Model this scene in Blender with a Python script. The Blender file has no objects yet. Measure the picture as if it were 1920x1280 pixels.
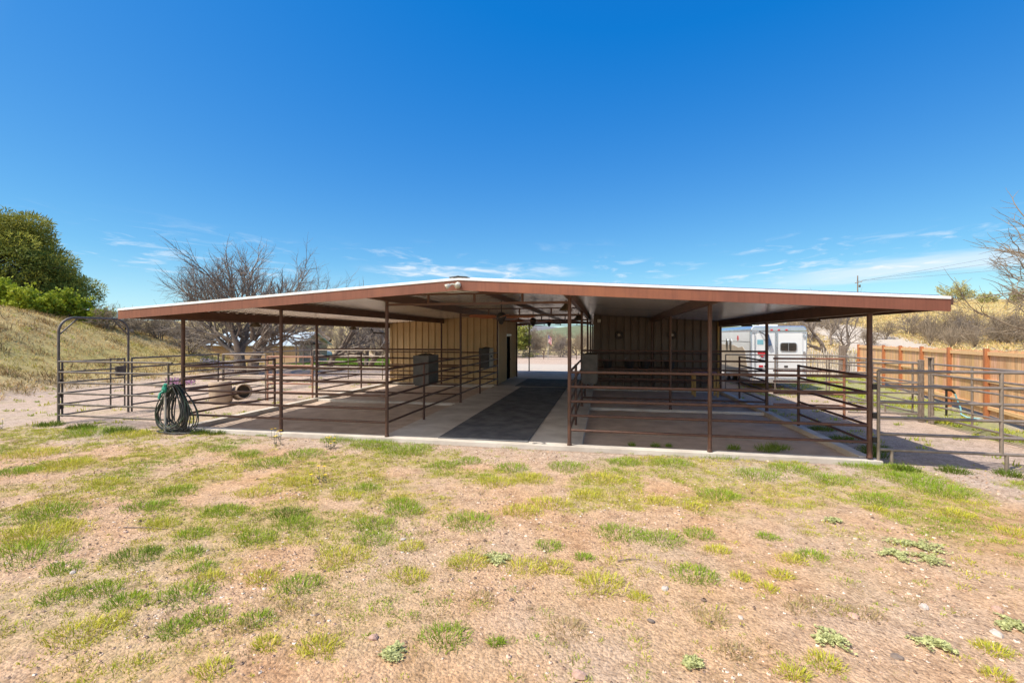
import bpy, math, random
import numpy as np
from mathutils import Vector, Matrix
C = bpy.context.scene
COL = C.collection
R = math.radians
rnd = random.Random(7)
nr = np.random.RandomState(11)

# ------------------------------------------------------------------ helpers
def tag(o, label=None, cat=None, group=None, kind=None):
    if label: o['label'] = label
    if cat: o['category'] = cat
    if group: o['group'] = group
    if kind: o['kind'] = kind
    return o

def empty(name, loc, label, cat, group=None):
    o = bpy.data.objects.new(name, None); COL.objects.link(o)
    o.location = loc; o.empty_display_size = .2
    return tag(o, label, cat, group)

def wloc(o):
    v = Vector((0, 0, 0))
    while o is not None:
        v += o.location; o = o.parent
    return v

class MB:
    def __init__(s): s.v = []; s.f = []; s.sm = []
    def add(s, vs, fs, smooth=False):
        b = len(s.v); s.v += [tuple(v) for v in vs]
        for f in fs: s.f.append(tuple(i + b for i in f)); s.sm.append(smooth)
        return s
    def box(s, x0, x1, y0, y1, z0, z1):
        return s.add([(x0,y0,z0),(x1,y0,z0),(x1,y1,z0),(x0,y1,z0),(x0,y0,z1),(x1,y0,z1),(x1,y1,z1),(x0,y1,z1)],
                     [(0,3,2,1),(4,5,6,7),(0,1,5,4),(1,2,6,5),(2,3,7,6),(3,0,4,7)])
    def bar(s, a, b, w, h, up=(0,0,1)):
        a = Vector(a); b = Vector(b); d = (b - a).normalized(); u = Vector(up)
        r = d.cross(u); r = (r if r.length > 1e-4 else d.cross(Vector((1,0,0)))).normalized(); u = r.cross(d)
        r *= w / 2; u *= h / 2
        vs = [a-r-u, a+r-u, a+r+u, a-r+u, b-r-u, b+r-u, b+r+u, b-r+u]
        return s.add(vs, [(0,1,2,3),(7,6,5,4),(0,4,5,1),(1,5,6,2),(2,6,7,3),(3,7,4,0)])
    def tube(s, pts, rad, n=8, cap=True):
        pts = [Vector(p) for p in pts]
        if not isinstance(rad, (list, tuple)): rad = [rad] * len(pts)
        rings = []; ref = None
        for i, p in enumerate(pts):
            d = (pts[min(i+1, len(pts)-1)] - pts[max(i-1, 0)]).normalized()
            if ref is None: ref = d.orthogonal().normalized()
            ref = ref - d * ref.dot(d)
            ref = ref.normalized() if ref.length > 1e-5 else d.orthogonal().normalized()
            w = d.cross(ref)
            rings.append([p + (ref * math.cos(2*math.pi*k/n) + w * math.sin(2*math.pi*k/n)) * rad[i] for k in range(n)])
        vs = [v for r in rings for v in r]; fs = []
        for i in range(len(pts)-1):
            for k in range(n):
                k2 = (k+1) % n
                fs.append((i*n+k, i*n+k2, (i+1)*n+k2, (i+1)*n+k))
        s.add(vs, fs, True)
        if cap:
            s.add(rings[0], [tuple(reversed(range(n)))]); s.add(rings[-1], [tuple(range(n))])
        return s
    def lathe(s, prof, n=16, c=(0,0,0), axis='z', smooth=True):
        vs = []; fs = []
        for r, h in prof:
            for k in range(n):
                a = 2*math.pi*k/n
                x, y = r*math.cos(a), r*math.sin(a)
                vs.append({'z': (c[0]+x, c[1]+y, c[2]+h), 'y': (c[0]+x, c[1]+h, c[2]+y), 'x': (c[0]+h, c[1]+x, c[2]+y)}[axis])
        for i in range(len(prof)-1):
            for k in range(n):
                k2 = (k+1) % n
                fs.append((i*n+k, i*n+k2, (i+1)*n+k2, (i+1)*n+k))
        return s.add(vs, fs, smooth)
    def prism(s, poly, h, fn):
        """poly: list of 2D points, fn(u,v,w)->3D; extruded over w 0..h"""
        n = len(poly)
        vs = [fn(u, v, 0) for u, v in poly] + [fn(u, v, h) for u, v in poly]
        fs = [tuple(reversed(range(n))), tuple(range(n, 2*n))] + [(i, (i+1) % n, n+(i+1) % n, n+i) for i in range(n)]
        return s.add(vs, fs)
    def blob(s, c, rx, ry, rz, seed=0, rough=.2, n=10, m=6):
        q = random.Random(seed); vs = []; fs = []
        for j in range(m+1):
            th = math.pi*j/m
            for k in range(n):
                ph = 2*math.pi*k/n; w = 1+q.uniform(-rough, rough)
                vs.append((c[0]+rx*w*math.sin(th)*math.cos(ph), c[1]+ry*w*math.sin(th)*math.sin(ph), c[2]+rz*w*math.cos(th)))
        for j in range(m):
            for k in range(n):
                k2 = (k+1) % n; fs.append((j*n+k, (j+1)*n+k, (j+1)*n+k2, j*n+k2))
        return s.add(vs, fs, False)
    def build(s, name, mat, parent=None, bevel=0, fixn=False, origin=None):
        off = wloc(parent) if parent is not None else Vector(origin or (0,0,0))
        me = bpy.data.meshes.new(name)
        me.from_pydata([tuple(Vector(v)-off) for v in s.v], [], s.f)
        me.polygons.foreach_set('use_smooth', s.sm)
        if fixn:
            import bmesh
            b = bmesh.new(); b.from_mesh(me); bmesh.ops.recalc_face_normals(b, faces=b.faces); b.to_mesh(me); b.free()
        me.materials.append(mat); me.update()
        o = bpy.data.objects.new(name, me); COL.objects.link(o)
        if parent is not None: o.parent = parent
        else: o.location = off
        if bevel:
            m = o.modifiers.new('bevel', 'BEVEL'); m.width = bevel; m.segments = 2; m.limit_method = 'ANGLE'
        return o

def np_mesh(name, V, F, mat, cols=None, parent=None, off=None, smooth=False, attr='Col'):
    V = np.asarray(V, np.float32)
    if parent is not None: off = wloc(parent)
    if off is not None: V = V - np.array(off, np.float32)
    F = np.asarray(F, np.int32)
    me = bpy.data.meshes.new(name); n, k = F.shape
    me.vertices.add(len(V)); me.vertices.foreach_set('co', V.ravel())
    me.loops.add(n*k); me.loops.foreach_set('vertex_index', F.ravel())
    me.polygons.add(n); me.polygons.foreach_set('loop_start', np.arange(0, n*k, k, dtype=np.int32))
    me.polygons.foreach_set('use_smooth', np.full(n, smooth))
    if cols is not None:
        a = me.color_attributes.new(attr, 'FLOAT_COLOR', 'POINT'); a.data.foreach_set('color', np.asarray(cols, np.float32).ravel())
    me.update(calc_edges=True); me.validate()
    me.materials.append(mat)
    o = bpy.data.objects.new(name, me); COL.objects.link(o)
    if parent is not None: o.parent = parent
    elif off is not None: o.location = off
    return o

def copy_tree(o, parent=None):
    c = o.copy(); COL.objects.link(c)
    if parent is not None: c.parent = parent
    for ch in list(o.children): copy_tree(ch, c)
    return c

# ------------------------------------------------------------------ noise
def _h(ix, iy, seed):
    n = (ix*374761393 + iy*668265263 + seed*982451653) & 0x7fffffff
    n = ((n ^ (n >> 13)) * 1274126177) & 0x7fffffff
    return ((n ^ (n >> 16)) & 0xffff) / 65535.0
def vnoise(x, y, seed=0):
    x = np.asarray(x, float); y = np.asarray(y, float)
    ix = np.floor(x).astype(np.int64); iy = np.floor(y).astype(np.int64)
    fx = x-ix; fy = y-iy; fx = fx*fx*(3-2*fx); fy = fy*fy*(3-2*fy)
    a = _h(ix, iy, seed); b = _h(ix+1, iy, seed); c = _h(ix, iy+1, seed); d = _h(ix+1, iy+1, seed)
    return (a*(1-fx)+b*fx)*(1-fy)+(c*(1-fx)+d*fx)*fy
def fbm(x, y, seed=0, o=4):
    t = 0; a = .5; s = 0
    for i in range(o):
        t = t+a*vnoise(x, y, seed+i*17); s += a; a *= .5; x = x*2.03; y = y*2.03
    return t/s
def sst(a, b, x):
    t = np.clip((x-a)/(b-a), 0, 1); return t*t*(3-2*t)

# ------------------------------------------------------------------ materials
def nodes(name):
    m = bpy.data.materials.new(name); m.use_nodes = True
    nt = m.node_tree; nt.nodes.clear()
    out = nt.nodes.new('ShaderNodeOutputMaterial'); p = nt.nodes.new('ShaderNodeBsdfPrincipled')
    nt.links.new(p.outputs[0], out.inputs[0])
    return m, nt, p
def N(nt, t, **kw):
    n = nt.nodes.new(t)
    for k, v in kw.items(): setattr(n, k, v)
    return n
def noise_node(nt, scale, detail=4, rough=.55, vec=None):
    n = N(nt, 'ShaderNodeTexNoise'); n.inputs['Scale'].default_value = scale
    n.inputs['Detail'].default_value = detail; n.inputs['Roughness'].default_value = rough
    if vec is not None: nt.links.new(vec, n.inputs['Vector'])
    return n
def ramp(nt, fac, stops):
    r = N(nt, 'ShaderNodeValToRGB'); nt.links.new(fac, r.inputs[0])
    e = r.color_ramp.elements
    e[0].position, e[0].color = stops[0][0], (*stops[0][1], 1)
    e[1].position, e[1].color = stops[-1][0], (*stops[-1][1], 1)
    for p, c in stops[1:-1]:
        x = e.new(p); x.color = (*c, 1)
    return r
def mixc(nt, fac, a, b, mode='MIX'):
    m = N(nt, 'ShaderNodeMix', data_type='RGBA', blend_type=mode)
    for sock, v in ((m.inputs[0], fac), (m.inputs[6], a), (m.inputs[7], b)):
        if hasattr(v, 'is_linked'): nt.links.new(v, sock)
        elif isinstance(v, (int, float)): sock.default_value = v
        else: sock.default_value = (*v, 1)
    return m.outputs[2]
def math_(nt, op, a, b=0.0, clamp=False):
    m = N(nt, 'ShaderNodeMath', operation=op); m.use_clamp = clamp
    for i, v in enumerate((a, b)):
        if hasattr(v, 'is_linked'): nt.links.new(v, m.inputs[i])
        else: m.inputs[i].default_value = v
    return m.outputs[0]
def mat(name, c1, c2=None, scale=6, rough=.6, metal=0, bump=0, bscale=40, lo=.35, hi=.65, stretch=None, spec=None):
    m, nt, p = nodes(name)
    geo = N(nt, 'ShaderNodeTexCoord'); vec = geo.outputs['Object']
    if stretch:
        mp = N(nt, 'ShaderNodeMapping'); mp.inputs['Scale'].default_value = stretch
        nt.links.new(vec, mp.inputs[0]); vec = mp.outputs[0]
    if c2 is None: p.inputs['Base Color'].default_value = (*c1, 1)
    else:
        n = noise_node(nt, scale, 5, .6, vec)
        r = ramp(nt, n.outputs[0], [(lo, c1), (hi, c2)]); nt.links.new(r.outputs[0], p.inputs['Base Color'])
    p.inputs['Roughness'].default_value = rough; p.inputs['Metallic'].default_value = metal
    if spec is not None: p.inputs['Specular IOR Level'].default_value = spec
    if bump:
        n = noise_node(nt, bscale, 4, .6, vec); b = N(nt, 'ShaderNodeBump'); b.inputs['Strength'].default_value = bump
        b.inputs['Distance'].default_value = .02
        nt.links.new(n.outputs[0], b.inputs['Height']); nt.links.new(b.outputs[0], p.inputs['Normal'])
    return m
def mat_attr(name, rough=.75, trans=0):
    m, nt, p = nodes(name)
    a = N(nt, 'ShaderNodeAttribute', attribute_name='Col'); nt.links.new(a.outputs['Color'], p.inputs['Base Color'])
    p.inputs['Roughness'].default_value = rough; p.inputs['Specular IOR Level'].default_value = .2
    if trans:
        t = N(nt, 'ShaderNodeBsdfTranslucent'); nt.links.new(a.outputs['Color'], t.inputs['Color'])
        mx = N(nt, 'ShaderNodeMixShader'); mx.inputs[0].default_value = trans
        nt.links.new(p.outputs[0], mx.inputs[1]); nt.links.new(t.outputs[0], mx.inputs[2])
        out = [n for n in nt.nodes if n.type == 'OUTPUT_MATERIAL'][0]; nt.links.new(mx.outputs[0], out.inputs[0])
    return m

M = {}
M['brown'] = mat('brown_painted_pipe', (.062,.029,.020), (.108,.048,.031), 9, .5, bump=.15, bscale=60)
def fascia_mat():
    m, nt, p = nodes('brown_fascia_paint')
    tc = N(nt, 'ShaderNodeTexCoord'); v = tc.outputs['Object']
    n1 = noise_node(nt, 1.1, 5, .6, v); n2 = noise_node(nt, .55, 6, .68, v)
    mp = N(nt, 'ShaderNodeMapping'); mp.inputs['Scale'].default_value = (22, 1, 1.2); nt.links.new(v, mp.inputs[0]); n3 = noise_node(nt, 1.0, 4, .6, mp.outputs[0])
    a = ramp(nt, n1.outputs[0], [(.25, (.165,.056,.031)), (.75, (.25,.092,.056))])
    rf = ramp(nt, n2.outputs[0], [(.50, (0,0,0)), (.68, (1,1,1))])
    c = mixc(nt, math_(nt, 'MULTIPLY', rf.outputs[0], .55), a.outputs[0], (.33,.115,.04))
    st = ramp(nt, n3.outputs[0], [(.35, (.78,.76,.75)), (.55, (1,1,1))])
    c = mixc(nt, .7, c, st.outputs[0], 'MULTIPLY')
    nt.links.new(c, p.inputs['Base Color']); p.inputs['Roughness'].default_value = .48
    b = N(nt, 'ShaderNodeBump'); b.inputs['Strength'].default_value = .08; b.inputs['Distance'].default_value = .02; nt.links.new(n1.outputs[0], b.inputs['Height']); nt.links.new(b.outputs[0], p.inputs['Normal'])
    return m
M['fascia'] = fascia_mat()
M['beam'] = mat('brown_beam_paint', (.085,.042,.028), (.125,.058,.038), 3, .5)
M['rust'] = mat('rusty_pipe', (.24,.085,.035), (.32,.16,.10), 7, .65, bump=.2)
M['pinkrust'] = mat('faded_pipe', (.36,.20,.15), (.30,.14,.09), 5, .6)
M['grey'] = mat('grey_panel_pipe', (.21,.17,.14), (.29,.24,.20), 10, .45, .25, bump=.1, bscale=80)
M['dgrey'] = mat('dark_panel_pipe', (.085,.07,.058), (.16,.135,.115), 8, .5, .2, bump=.1, bscale=80)
M['galv'] = mat('galvanised_roof', (.80,.77,.72), (.88,.85,.80), 2.5, .26, .9)
M['white_trim'] = mat('white_trim', (.82,.82,.80), (.88,.88,.87), 5, .35)
M['cap'] = mat('ridge_cap', (.05,.055,.06), (.09,.09,.095), 5, .5)
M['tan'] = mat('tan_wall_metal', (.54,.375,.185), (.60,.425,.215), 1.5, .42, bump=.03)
M['tan_shade'] = mat('tan_wall_metal_shaded', (.095,.064,.042), (.125,.088,.058), 1.5, .45, bump=.03)  # darker copy of the tan wall metal, shade put into the colour
M['black'] = mat('painted_dark_opening', (.007,.0065,.006), (.011,.01,.009), 3, 1.0, spec=0)
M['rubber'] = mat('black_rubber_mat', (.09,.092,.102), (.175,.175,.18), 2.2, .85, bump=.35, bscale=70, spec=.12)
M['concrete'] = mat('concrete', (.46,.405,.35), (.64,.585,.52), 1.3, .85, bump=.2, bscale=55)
M['feeder'] = mat('grey_plastic', (.062,.056,.052), (.10,.092,.085), 4, .6, bump=.1)
M['dplastic'] = mat('dark_plastic', (.035,.03,.03), (.055,.05,.048), 5, .55)
M['sack'] = mat('pale_sack', (.62,.56,.47), (.50,.44,.36), 9, .7)
M['hose'] = mat('dark_hose', (.022,.024,.022), (.05,.052,.05), 8, .42)
M['hoseg'] = mat('green_hose', (.03,.055,.035), (.05,.08,.05), 8, .42)
M['green'] = mat('green_paint', (.02,.22,.14), (.03,.30,.20), 8, .45)
M['pipe'] = mat('pale_pipe', (.42,.39,.34), (.55,.52,.46), 8, .5, .3)
M['clay'] = mat('tan_concrete', (.40,.30,.215), (.48,.37,.27), 5, .9, bump=.2, bscale=30)
M['fan_wood'] = mat('fan_blade_wood', (.30,.085,.025), (.38,.12,.035), 3, .35, stretch=(1,12,1))
M['dark_metal'] = mat('dark_metal', (.02,.018,.017), (.035,.03,.028), 6, .4, .3)
M['lamp'] = mat('lamp_shade_metal', (.10,.075,.045), (.15,.115,.07), 6, .4, .5)
M['trailer'] = mat('white_trailer_paint', (.74,.75,.76), (.80,.81,.82), 1.2, .28)
M['alu'] = mat('aluminium', (.56,.60,.66), (.66,.70,.76), 3, .22, .8)
M['tbeige'] = mat('beige_trailer_panel', (.42,.33,.235), (.50,.40,.29), 3, .4)
M['glass'] = mat('dark_window', (.03,.03,.03), (.05,.045,.04), 3, .08)
M['red'] = mat('red_lens', (.55,.02,.03), (.62,.04,.05), 5, .3)
M['bluebag'] = mat('blue_cloth', (.05,.09,.19), (.08,.14,.26), 8, .8)
M['cyan'] = mat('cyan_decal', (.18,.42,.50), (.25,.52,.60), 8, .5)
M['tyre'] = mat('tyre', (.02,.02,.02), (.035,.033,.03), 8, .8)
M['pink'] = mat('pink_sheet', (.48,.20,.30), (.55,.26,.36), 6, .6)
M['ywood'] = mat('yellow_pine', (.48,.28,.07), (.56,.35,.11), 6, .6, stretch=(8,8,1))
M['dwood'] = mat('weathered_post', (.13,.095,.075), (.26,.21,.17), 9, .9, bump=.4, bscale=25, stretch=(6,6,1))
M['stick'] = mat('grey_sticks', (.50,.44,.36), (.72,.66,.57), 7, .85)
M['roofblue'] = mat('pale_metal_roof', (.50,.58,.62), (.60,.67,.70), 2, .4, .3)
M['stucco'] = mat('tan_stucco', (.48,.29,.18), (.54,.34,.22), 2, .9, bump=.1)
M['bark'] = mat('grey_bark', (.11,.082,.062), (.25,.20,.16), 6, .9, bump=.5, bscale=18, stretch=(3,3,1))
M['twig'] = mat('bare_twigs', (.15,.12,.10), (.27,.225,.19), 2.2, .85)
M['twig_l'] = mat('pale_twigs', (.24,.185,.13), (.36,.29,.21), 2.2, .85)
M['twig_b'] = mat('brush_twigs', (.19,.145,.10), (.30,.235,.165), 1.8, .85)
M['leaf'] = mat_attr('leaf', .6, .3)
M['blade'] = mat_attr('grass_blade', .7, .25)
M['rock'] = mat('pale_rock', (.44,.37,.32), (.60,.53,.47), 9, .9, bump=.3)
M['rockp'] = mat('pink_rock', (.40,.25,.19), (.50,.34,.27), 9, .9, bump=.3)
M['rockd'] = mat('dark_rock', (.15,.115,.095), (.23,.18,.15), 9, .9, bump=.3)
M['pebble'] = mat_attr('pebble', .9)
M['yellow'] = mat('yellow_petal', (.85,.55,.01), (.90,.66,.03), 6, .6)
M['white_horse'] = mat('pale_coat', (.68,.65,.60), (.78,.76,.72), 4, .8)
M['dark_coat'] = mat('dark_coat', (.02,.017,.015), (.04,.035,.03), 4, .8)
M['hillhaze'] = mat('far_haze_grey_hill', (.15,.15,.16), (.20,.195,.195), .02, 1, lo=.3, hi=.7)  # distance haze put into the hill colour, no air volume
M['hillgreen'] = mat('far_green_hill', (.11,.135,.065), (.175,.185,.105), .03, 1, lo=.3, hi=.7)
M['utility'] = mat('pole_wood', (.16,.12,.09), (.24,.19,.15), 5, .9)
M['wire'] = mat('wire', (.05,.05,.06), None)
M['hayd'] = mat('dark_straw', (.045,.035,.025), (.09,.07,.045), 9, .95, bump=.6, bscale=40)
M['whitelamp'] = mat('white_lamp_body', (.46,.44,.38), (.56,.54,.47), 6, .35)
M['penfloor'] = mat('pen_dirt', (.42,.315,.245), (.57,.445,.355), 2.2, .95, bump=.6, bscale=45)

def cedar():
    m, nt, p = nodes('cedar_boards')
    tc = N(nt, 'ShaderNodeTexCoord')
    oi = N(nt, 'ShaderNodeAttribute', attribute_name='Col')
    mp = N(nt, 'ShaderNodeMapping'); mp.inputs['Scale'].default_value = (14, 14, 1.2); nt.links.new(tc.outputs['Object'], mp.inputs[0])
    n = noise_node(nt, 2.2, 5, .6, mp.outputs[0])
    r = ramp(nt, n.outputs[0], [(.25, (.54,.28,.12)), (.55, (.74,.44,.215)), (.8, (.82,.58,.36))])
    c = mixc(nt, .6, r.outputs[0], oi.outputs['Color'], 'MULTIPLY')
    nt.links.new(c, p.inputs['Base Color']); p.inputs['Roughness'].default_value = .75
    return m
M['cedar'] = cedar()
M['cedarpost'] = mat('cedar_post', (.33,.115,.045), (.42,.165,.065), 5, .7, stretch=(10,10,1))
M['cedarrail'] = mat('cedar_rail', (.70,.43,.20), (.80,.53,.28), 4, .75, stretch=(1,8,8))

# ------------------------------------------------------------------ terrain
YAW = R(11.4); CH = 2.14
cs, sn = math.cos(YAW), math.sin(YAW)
ROAD = [(18.4, 31), (21.6, 38.4), (24.6, 48.4), (28.8, 62.7), (33.6, 81.3), (35, 95)]
def dist_poly(x, y, P):
    d = np.full(np.shape(x), 1e9)
    for (ax, ay), (bx, by) in zip(P[:-1], P[1:]):
        vx, vy = bx-ax, by-ay; t = np.clip(((x-ax)*vx+(y-ay)*vy)/(vx*vx+vy*vy), 0, 1)
        d = np.minimum(d, np.hypot(x-ax-t*vx, y-ay-t*vy))
    return d
def bank_amt(x, y):
    xb = -19.6-.22*(y-12); return np.clip((xb-x)/9.5, 0, 1.6)
def terrain(x, y):
    x = np.asarray(x, float); y = np.asarray(y, float)
    z = np.full(np.broadcast(x, y).shape, -.13)
    z = z-.24*sst(26, 44, y)*sst(-60, -30, x)*(1-sst(2, 8, x))
    z = z+.08*sst(-11, -14, x)+.06*sst(6.8, 8.6, y)*sst(14, 9.6, y)*sst(-14, -12, x)*sst(7.5, 5.5, x)
    Hb = np.interp(y, [-60, -10, 8, 17, 22.5, 27, 31, 34], [2.5, 3.6, 3.7, 3.7, 2.95, 2.35, .7, 0])
    a = bank_amt(x, y)
    prof = np.where(a < 1, a*a*(3-2*a)*.85+.15*a, 1+.05*(a-1))
    z = z+Hb*prof+sst(.05, .5, a)*(fbm(x*.5, y*.5, 5)-.5)*.5*(Hb > .2)
    zc = -sn*x+cs*y; t = x/np.maximum(y, 1)
    S = np.interp(t, [.10, .25, .42, .60, .8, 1.6], [0, .22, .60, .98, 1.0, 1.0])
    hr = np.clip((zc-26)/74, 0, 1.15)*10.0*S*sst(8, 20, x)
    hr = hr+sst(2, 6, hr)*(fbm(x*.07, y*.07, 9)-.5)*2.0
    z = z+hr*(y > 0)
    Sl = np.interp(t, [-1.7, -.9, -.5, -.3, -.18, 0], [1.0, .95, .8, .5, .10, 0])
    z = z+np.clip((zc-58)/80, 0, 1)**1.2*7.2*Sl*(y > 0)
    # rise a little further towards the photographer's side
    near = sst(9.5, 3, y)*(1-sst(14, 30, np.abs(x)))
    z = z+near*((fbm(x*.9, y*.9, 21)-.5)*.07+(fbm(x*5, y*5, 33)-.5)*.018)
    return z
def tz(x, y): return float(terrain(np.array([x]), np.array([y]))[0])
def under_barn(x, y): return (x > -9.86) & (x < 4.66) & (y > 8.90) & (y < 28.3)

def grass_density(x, y):
    n = fbm(x*1.25, y*1.25, 51, 3); n2 = fbm(x*.35, y*.35, 61, 2)
    base = .10+.75*sst(5.0, 6.4, y)*sst(9.3, 8.4, y)
    base = np.maximum(base, .85*sst(-1.6, -3.6, x)*sst(3.0, 4.6, y)*sst(9.2, 8.3, y))
    base = np.maximum(base, .30*sst(-.5, -2.0, x)*sst(5, 3.4, y))
    base = base*(1-.85*sst(2.2, 3.4, x)*sst(6.4, 5.4, y))
    apron = sst(7.35, 7.9, y)*(sst(-2.5, -2.0, x)*sst(.2, -.3, x)+sst(-7.2, -6.6, x)*sst(-4.9, -5.3, x))
    base = base*(1-.9*apron)
    base = np.where(y > 9, .22*(x < -10)*(y < 11.5)+.10*(x < -10)*(y < 22)+.14*((x > 4.8) & (x < 8.3) & (y < 24)), base)
    base = np.where((y > 9) & (x > 8.3) & (x < 6.3+.265*y), .75, base)
    base = np.where((x < -13) & (y < 9), .45, base)
    base = np.where((y > 26) & (x < -10) & (x > -30), .25, base)
    return np.clip(1.15*base*sst(.38, .60, n)*(.55+.9*n2), 0, 1)*(~under_barn(x, y))

def zones(x, y, z):
    bank = sst(.03, .22, bank_amt(x, y)+(fbm(x*.8, y*.8, 3)-.5)*.12)*(y < 34)*(y > -80)
    zc = -sn*x+cs*y
    hill = sst(.6, 1.8, z)
    far = sst(56, 66, zc)*.9
    dry = np.clip(np.maximum(np.maximum(bank, hill), far), 0, 1)
    lawn = sst(31.5, 33, y)*sst(48, 44, y)*sst(-34, -31, x)*sst(-14.5, -17, x)
    lawn = np.maximum(lawn, .55*sst(8.3, 8.8, x)*sst(6.6+.265*y, 6.1+.265*y, x)*sst(10, 12, y)*sst(30, 27, y))
    road = .95*sst(3.7, 2.8, dist_poly(x, y, ROAD))
    drive = sst(27.9, 28.2, y)*sst(41, 39.5, y)*sst(-13, -11.5, x)*sst(16, 13, x)
    B = np.maximum(road, drive)
    th = grass_density(x, y)
    return np.stack([dry, lawn, B, th], -1)

gx = np.concatenate([-np.geomspace(1600, 61, 26), np.arange(-60, -14, .6), np.arange(-14, 10, .13), np.arange(10, 60, .6), np.geomspace(61, 1600, 26)])
gy = np.concatenate([-np.geomspace(400, 3, 14), np.arange(-2, 1, .4), np.arange(1, 10, .11), np.arange(10, 40, .45), np.arange(40, 140, 1.5), np.geomspace(142, 1700, 24)])
GX, GY = np.meshgrid(gx, gy)
GZ = terrain(GX, GY)
zn = zones(GX.ravel(), GY.ravel(), GZ.ravel())
GZs = np.where(under_barn(GX, GY), np.minimum(GZ, -.30), GZ)
nx, ny = len(gx), len(gy)
idx = np.arange(nx*ny).reshape(ny, nx)
F = np.stack([idx[:-1,:-1].ravel(), idx[:-1,1:].ravel(), idx[1:,1:].ravel(), idx[1:,:-1].ravel()], 1)

def ground_mat():
    m, nt, p = nodes('ground_soil')
    L = nt.links
    g = N(nt, 'ShaderNodeNewGeometry'); pos = g.outputs['Position']
    za = N(nt, 'ShaderNodeAttribute', attribute_name='zones')
    sep = N(nt, 'ShaderNodeSeparateColor'); L.new(za.outputs['Color'], sep.inputs[0])
    n1 = noise_node(nt, .55, 6, .62, pos); n2 = noise_node(nt, 6, 6, .7, pos); n3 = noise_node(nt, 45, 4, .7, pos)
    soil = ramp(nt, n1.outputs[0], [(.30, (.49,.285,.155)), (.45, (.545,.36,.225)), (.60, (.515,.37,.26)), (.8, (.575,.38,.215))])
    ps = N(nt, 'ShaderNodeSeparateXYZ'); L.new(pos, ps.inputs[0])
    gm = N(nt, 'ShaderNodeMapRange', interpolation_type='SMOOTHSTEP'); L.new(math_(nt, 'ADD', ps.outputs[1], math_(nt, 'MULTIPLY', n1.outputs[0], 2.0)), gm.inputs[0]); gm.inputs[1].default_value = 7.9; gm.inputs[2].default_value = 9.5   # crushed pink-grey gravel round the barn
    soilc = mixc(nt, math_(nt, 'MULTIPLY', gm.outputs[0], .8), soil.outputs[0], (.50, .405, .345))
    soil2 = ramp(nt, n2.outputs[0], [(.25, (.55,.49,.44)), (.5, (1,1,1)), (.75, (1.25,1.23,1.2))])
    c = mixc(nt, .85, soilc, soil2.outputs[0], 'MULTIPLY')
    # pebbles
    v = N(nt, 'ShaderNodeTexVoronoi'); v.inputs['Scale'].default_value = 42; L.new(pos, v.inputs['Vector'])
    pv = ramp(nt, v.outputs['Color'], [(0, (.62,.56,.52)), (.55, (1,1,1)), (.86, (1.12,1.1,1.08)), (1, (1.5,1.45,1.42))])
    c = mixc(nt, .8, c, pv.outputs[0], 'MULTIPLY')
    sp = ramp(nt, n3.outputs[0], [(.30, (.58,.52,.48)), (.44, (.97,.96,.95)), (.72, (1.22,1.21,1.2))])
    c = mixc(nt, .9, c, sp.outputs[0], 'MULTIPLY')
    # straw / thatch
    n4 = noise_node(nt, 16, 6, .75, pos)
    tf = math_(nt, 'MULTIPLY', za.outputs['Alpha'], ramp(nt, n4.outputs[0], [(.30, (.1,.1,.1)), (.62, (1,1,1))]).outputs[0], True)
    tcol = ramp(nt, n2.outputs[0], [(.3, (.24,.25,.05)), (.5, (.37,.32,.10)), (.7, (.47,.355,.16))])
    c = mixc(nt, math_(nt, 'MULTIPLY', tf, .72), c, tcol.outputs[0])
    # dry grass slope
    mp = N(nt, 'ShaderNodeMapping'); mp.inputs['Scale'].default_value = (1, 1, 2.5); L.new(pos, mp.inputs[0])
    n5 = noise_node(nt, 1.5, 8, .7, mp.outputs[0]); n6 = noise_node(nt, .35, 4, .6, pos)
    dcol = ramp(nt, n5.outputs[0], [(.28, (.20,.145,.06)), (.45, (.42,.315,.14)), (.6, (.56,.43,.20)), (.78, (.66,.52,.28))])
    dgr = ramp(nt, n6.outputs[0], [(.45, (.54,.41,.20)), (.66, (.42,.39,.11))])
    dmix = mixc(nt, .38, dcol.outputs[0], dgr.outputs[0])
    c = mixc(nt, sep.outputs[0], c, dmix)
    # lawn
    lcol = ramp(nt, n2.outputs[0], [(.3, (.12,.20,.03)), (.6, (.22,.30,.05)), (.8, (.40,.36,.14))])
    c = mixc(nt, sep.outputs[1], c, lcol.outputs[0])
    # pale gravel
    gcol = ramp(nt, n2.outputs[0], [(.25, (.46,.39,.325)), (.6, (.54,.47,.40)), (.85, (.60,.53,.47))])
    c = mixc(nt, sep.outputs[2], c, gcol.outputs[0])
    L.new(c, p.inputs['Base Color']); p.inputs['Roughness'].default_value = .95; p.inputs['Specular IOR Level'].default_value = .15
    b = N(nt, 'ShaderNodeBump'); b.inputs['Strength'].default_value = .8; b.inputs['Distance'].default_value = .04
    hsum = math_(nt, 'ADD', math_(nt, 'MULTIPLY', n2.outputs[0], 1.2), math_(nt, 'MULTIPLY', n3.outputs[0], .6))
    hsum = math_(nt, 'ADD', hsum, math_(nt, 'MULTIPLY', v.outputs['Distance'], -.35))
    L.new(hsum, b.inputs['Height']); L.new(b.outputs[0], p.inputs['Normal'])
    return m
M['ground'] = ground_mat()
g = np_mesh('ground', np.stack([GX.ravel(), GY.ravel(), GZs.ravel()], 1), F, M['ground'], zn, smooth=True, attr='zones')
tag(g, 'pinkish dirt yard rising into dry grass slopes', 'ground', kind='structure')

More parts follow.
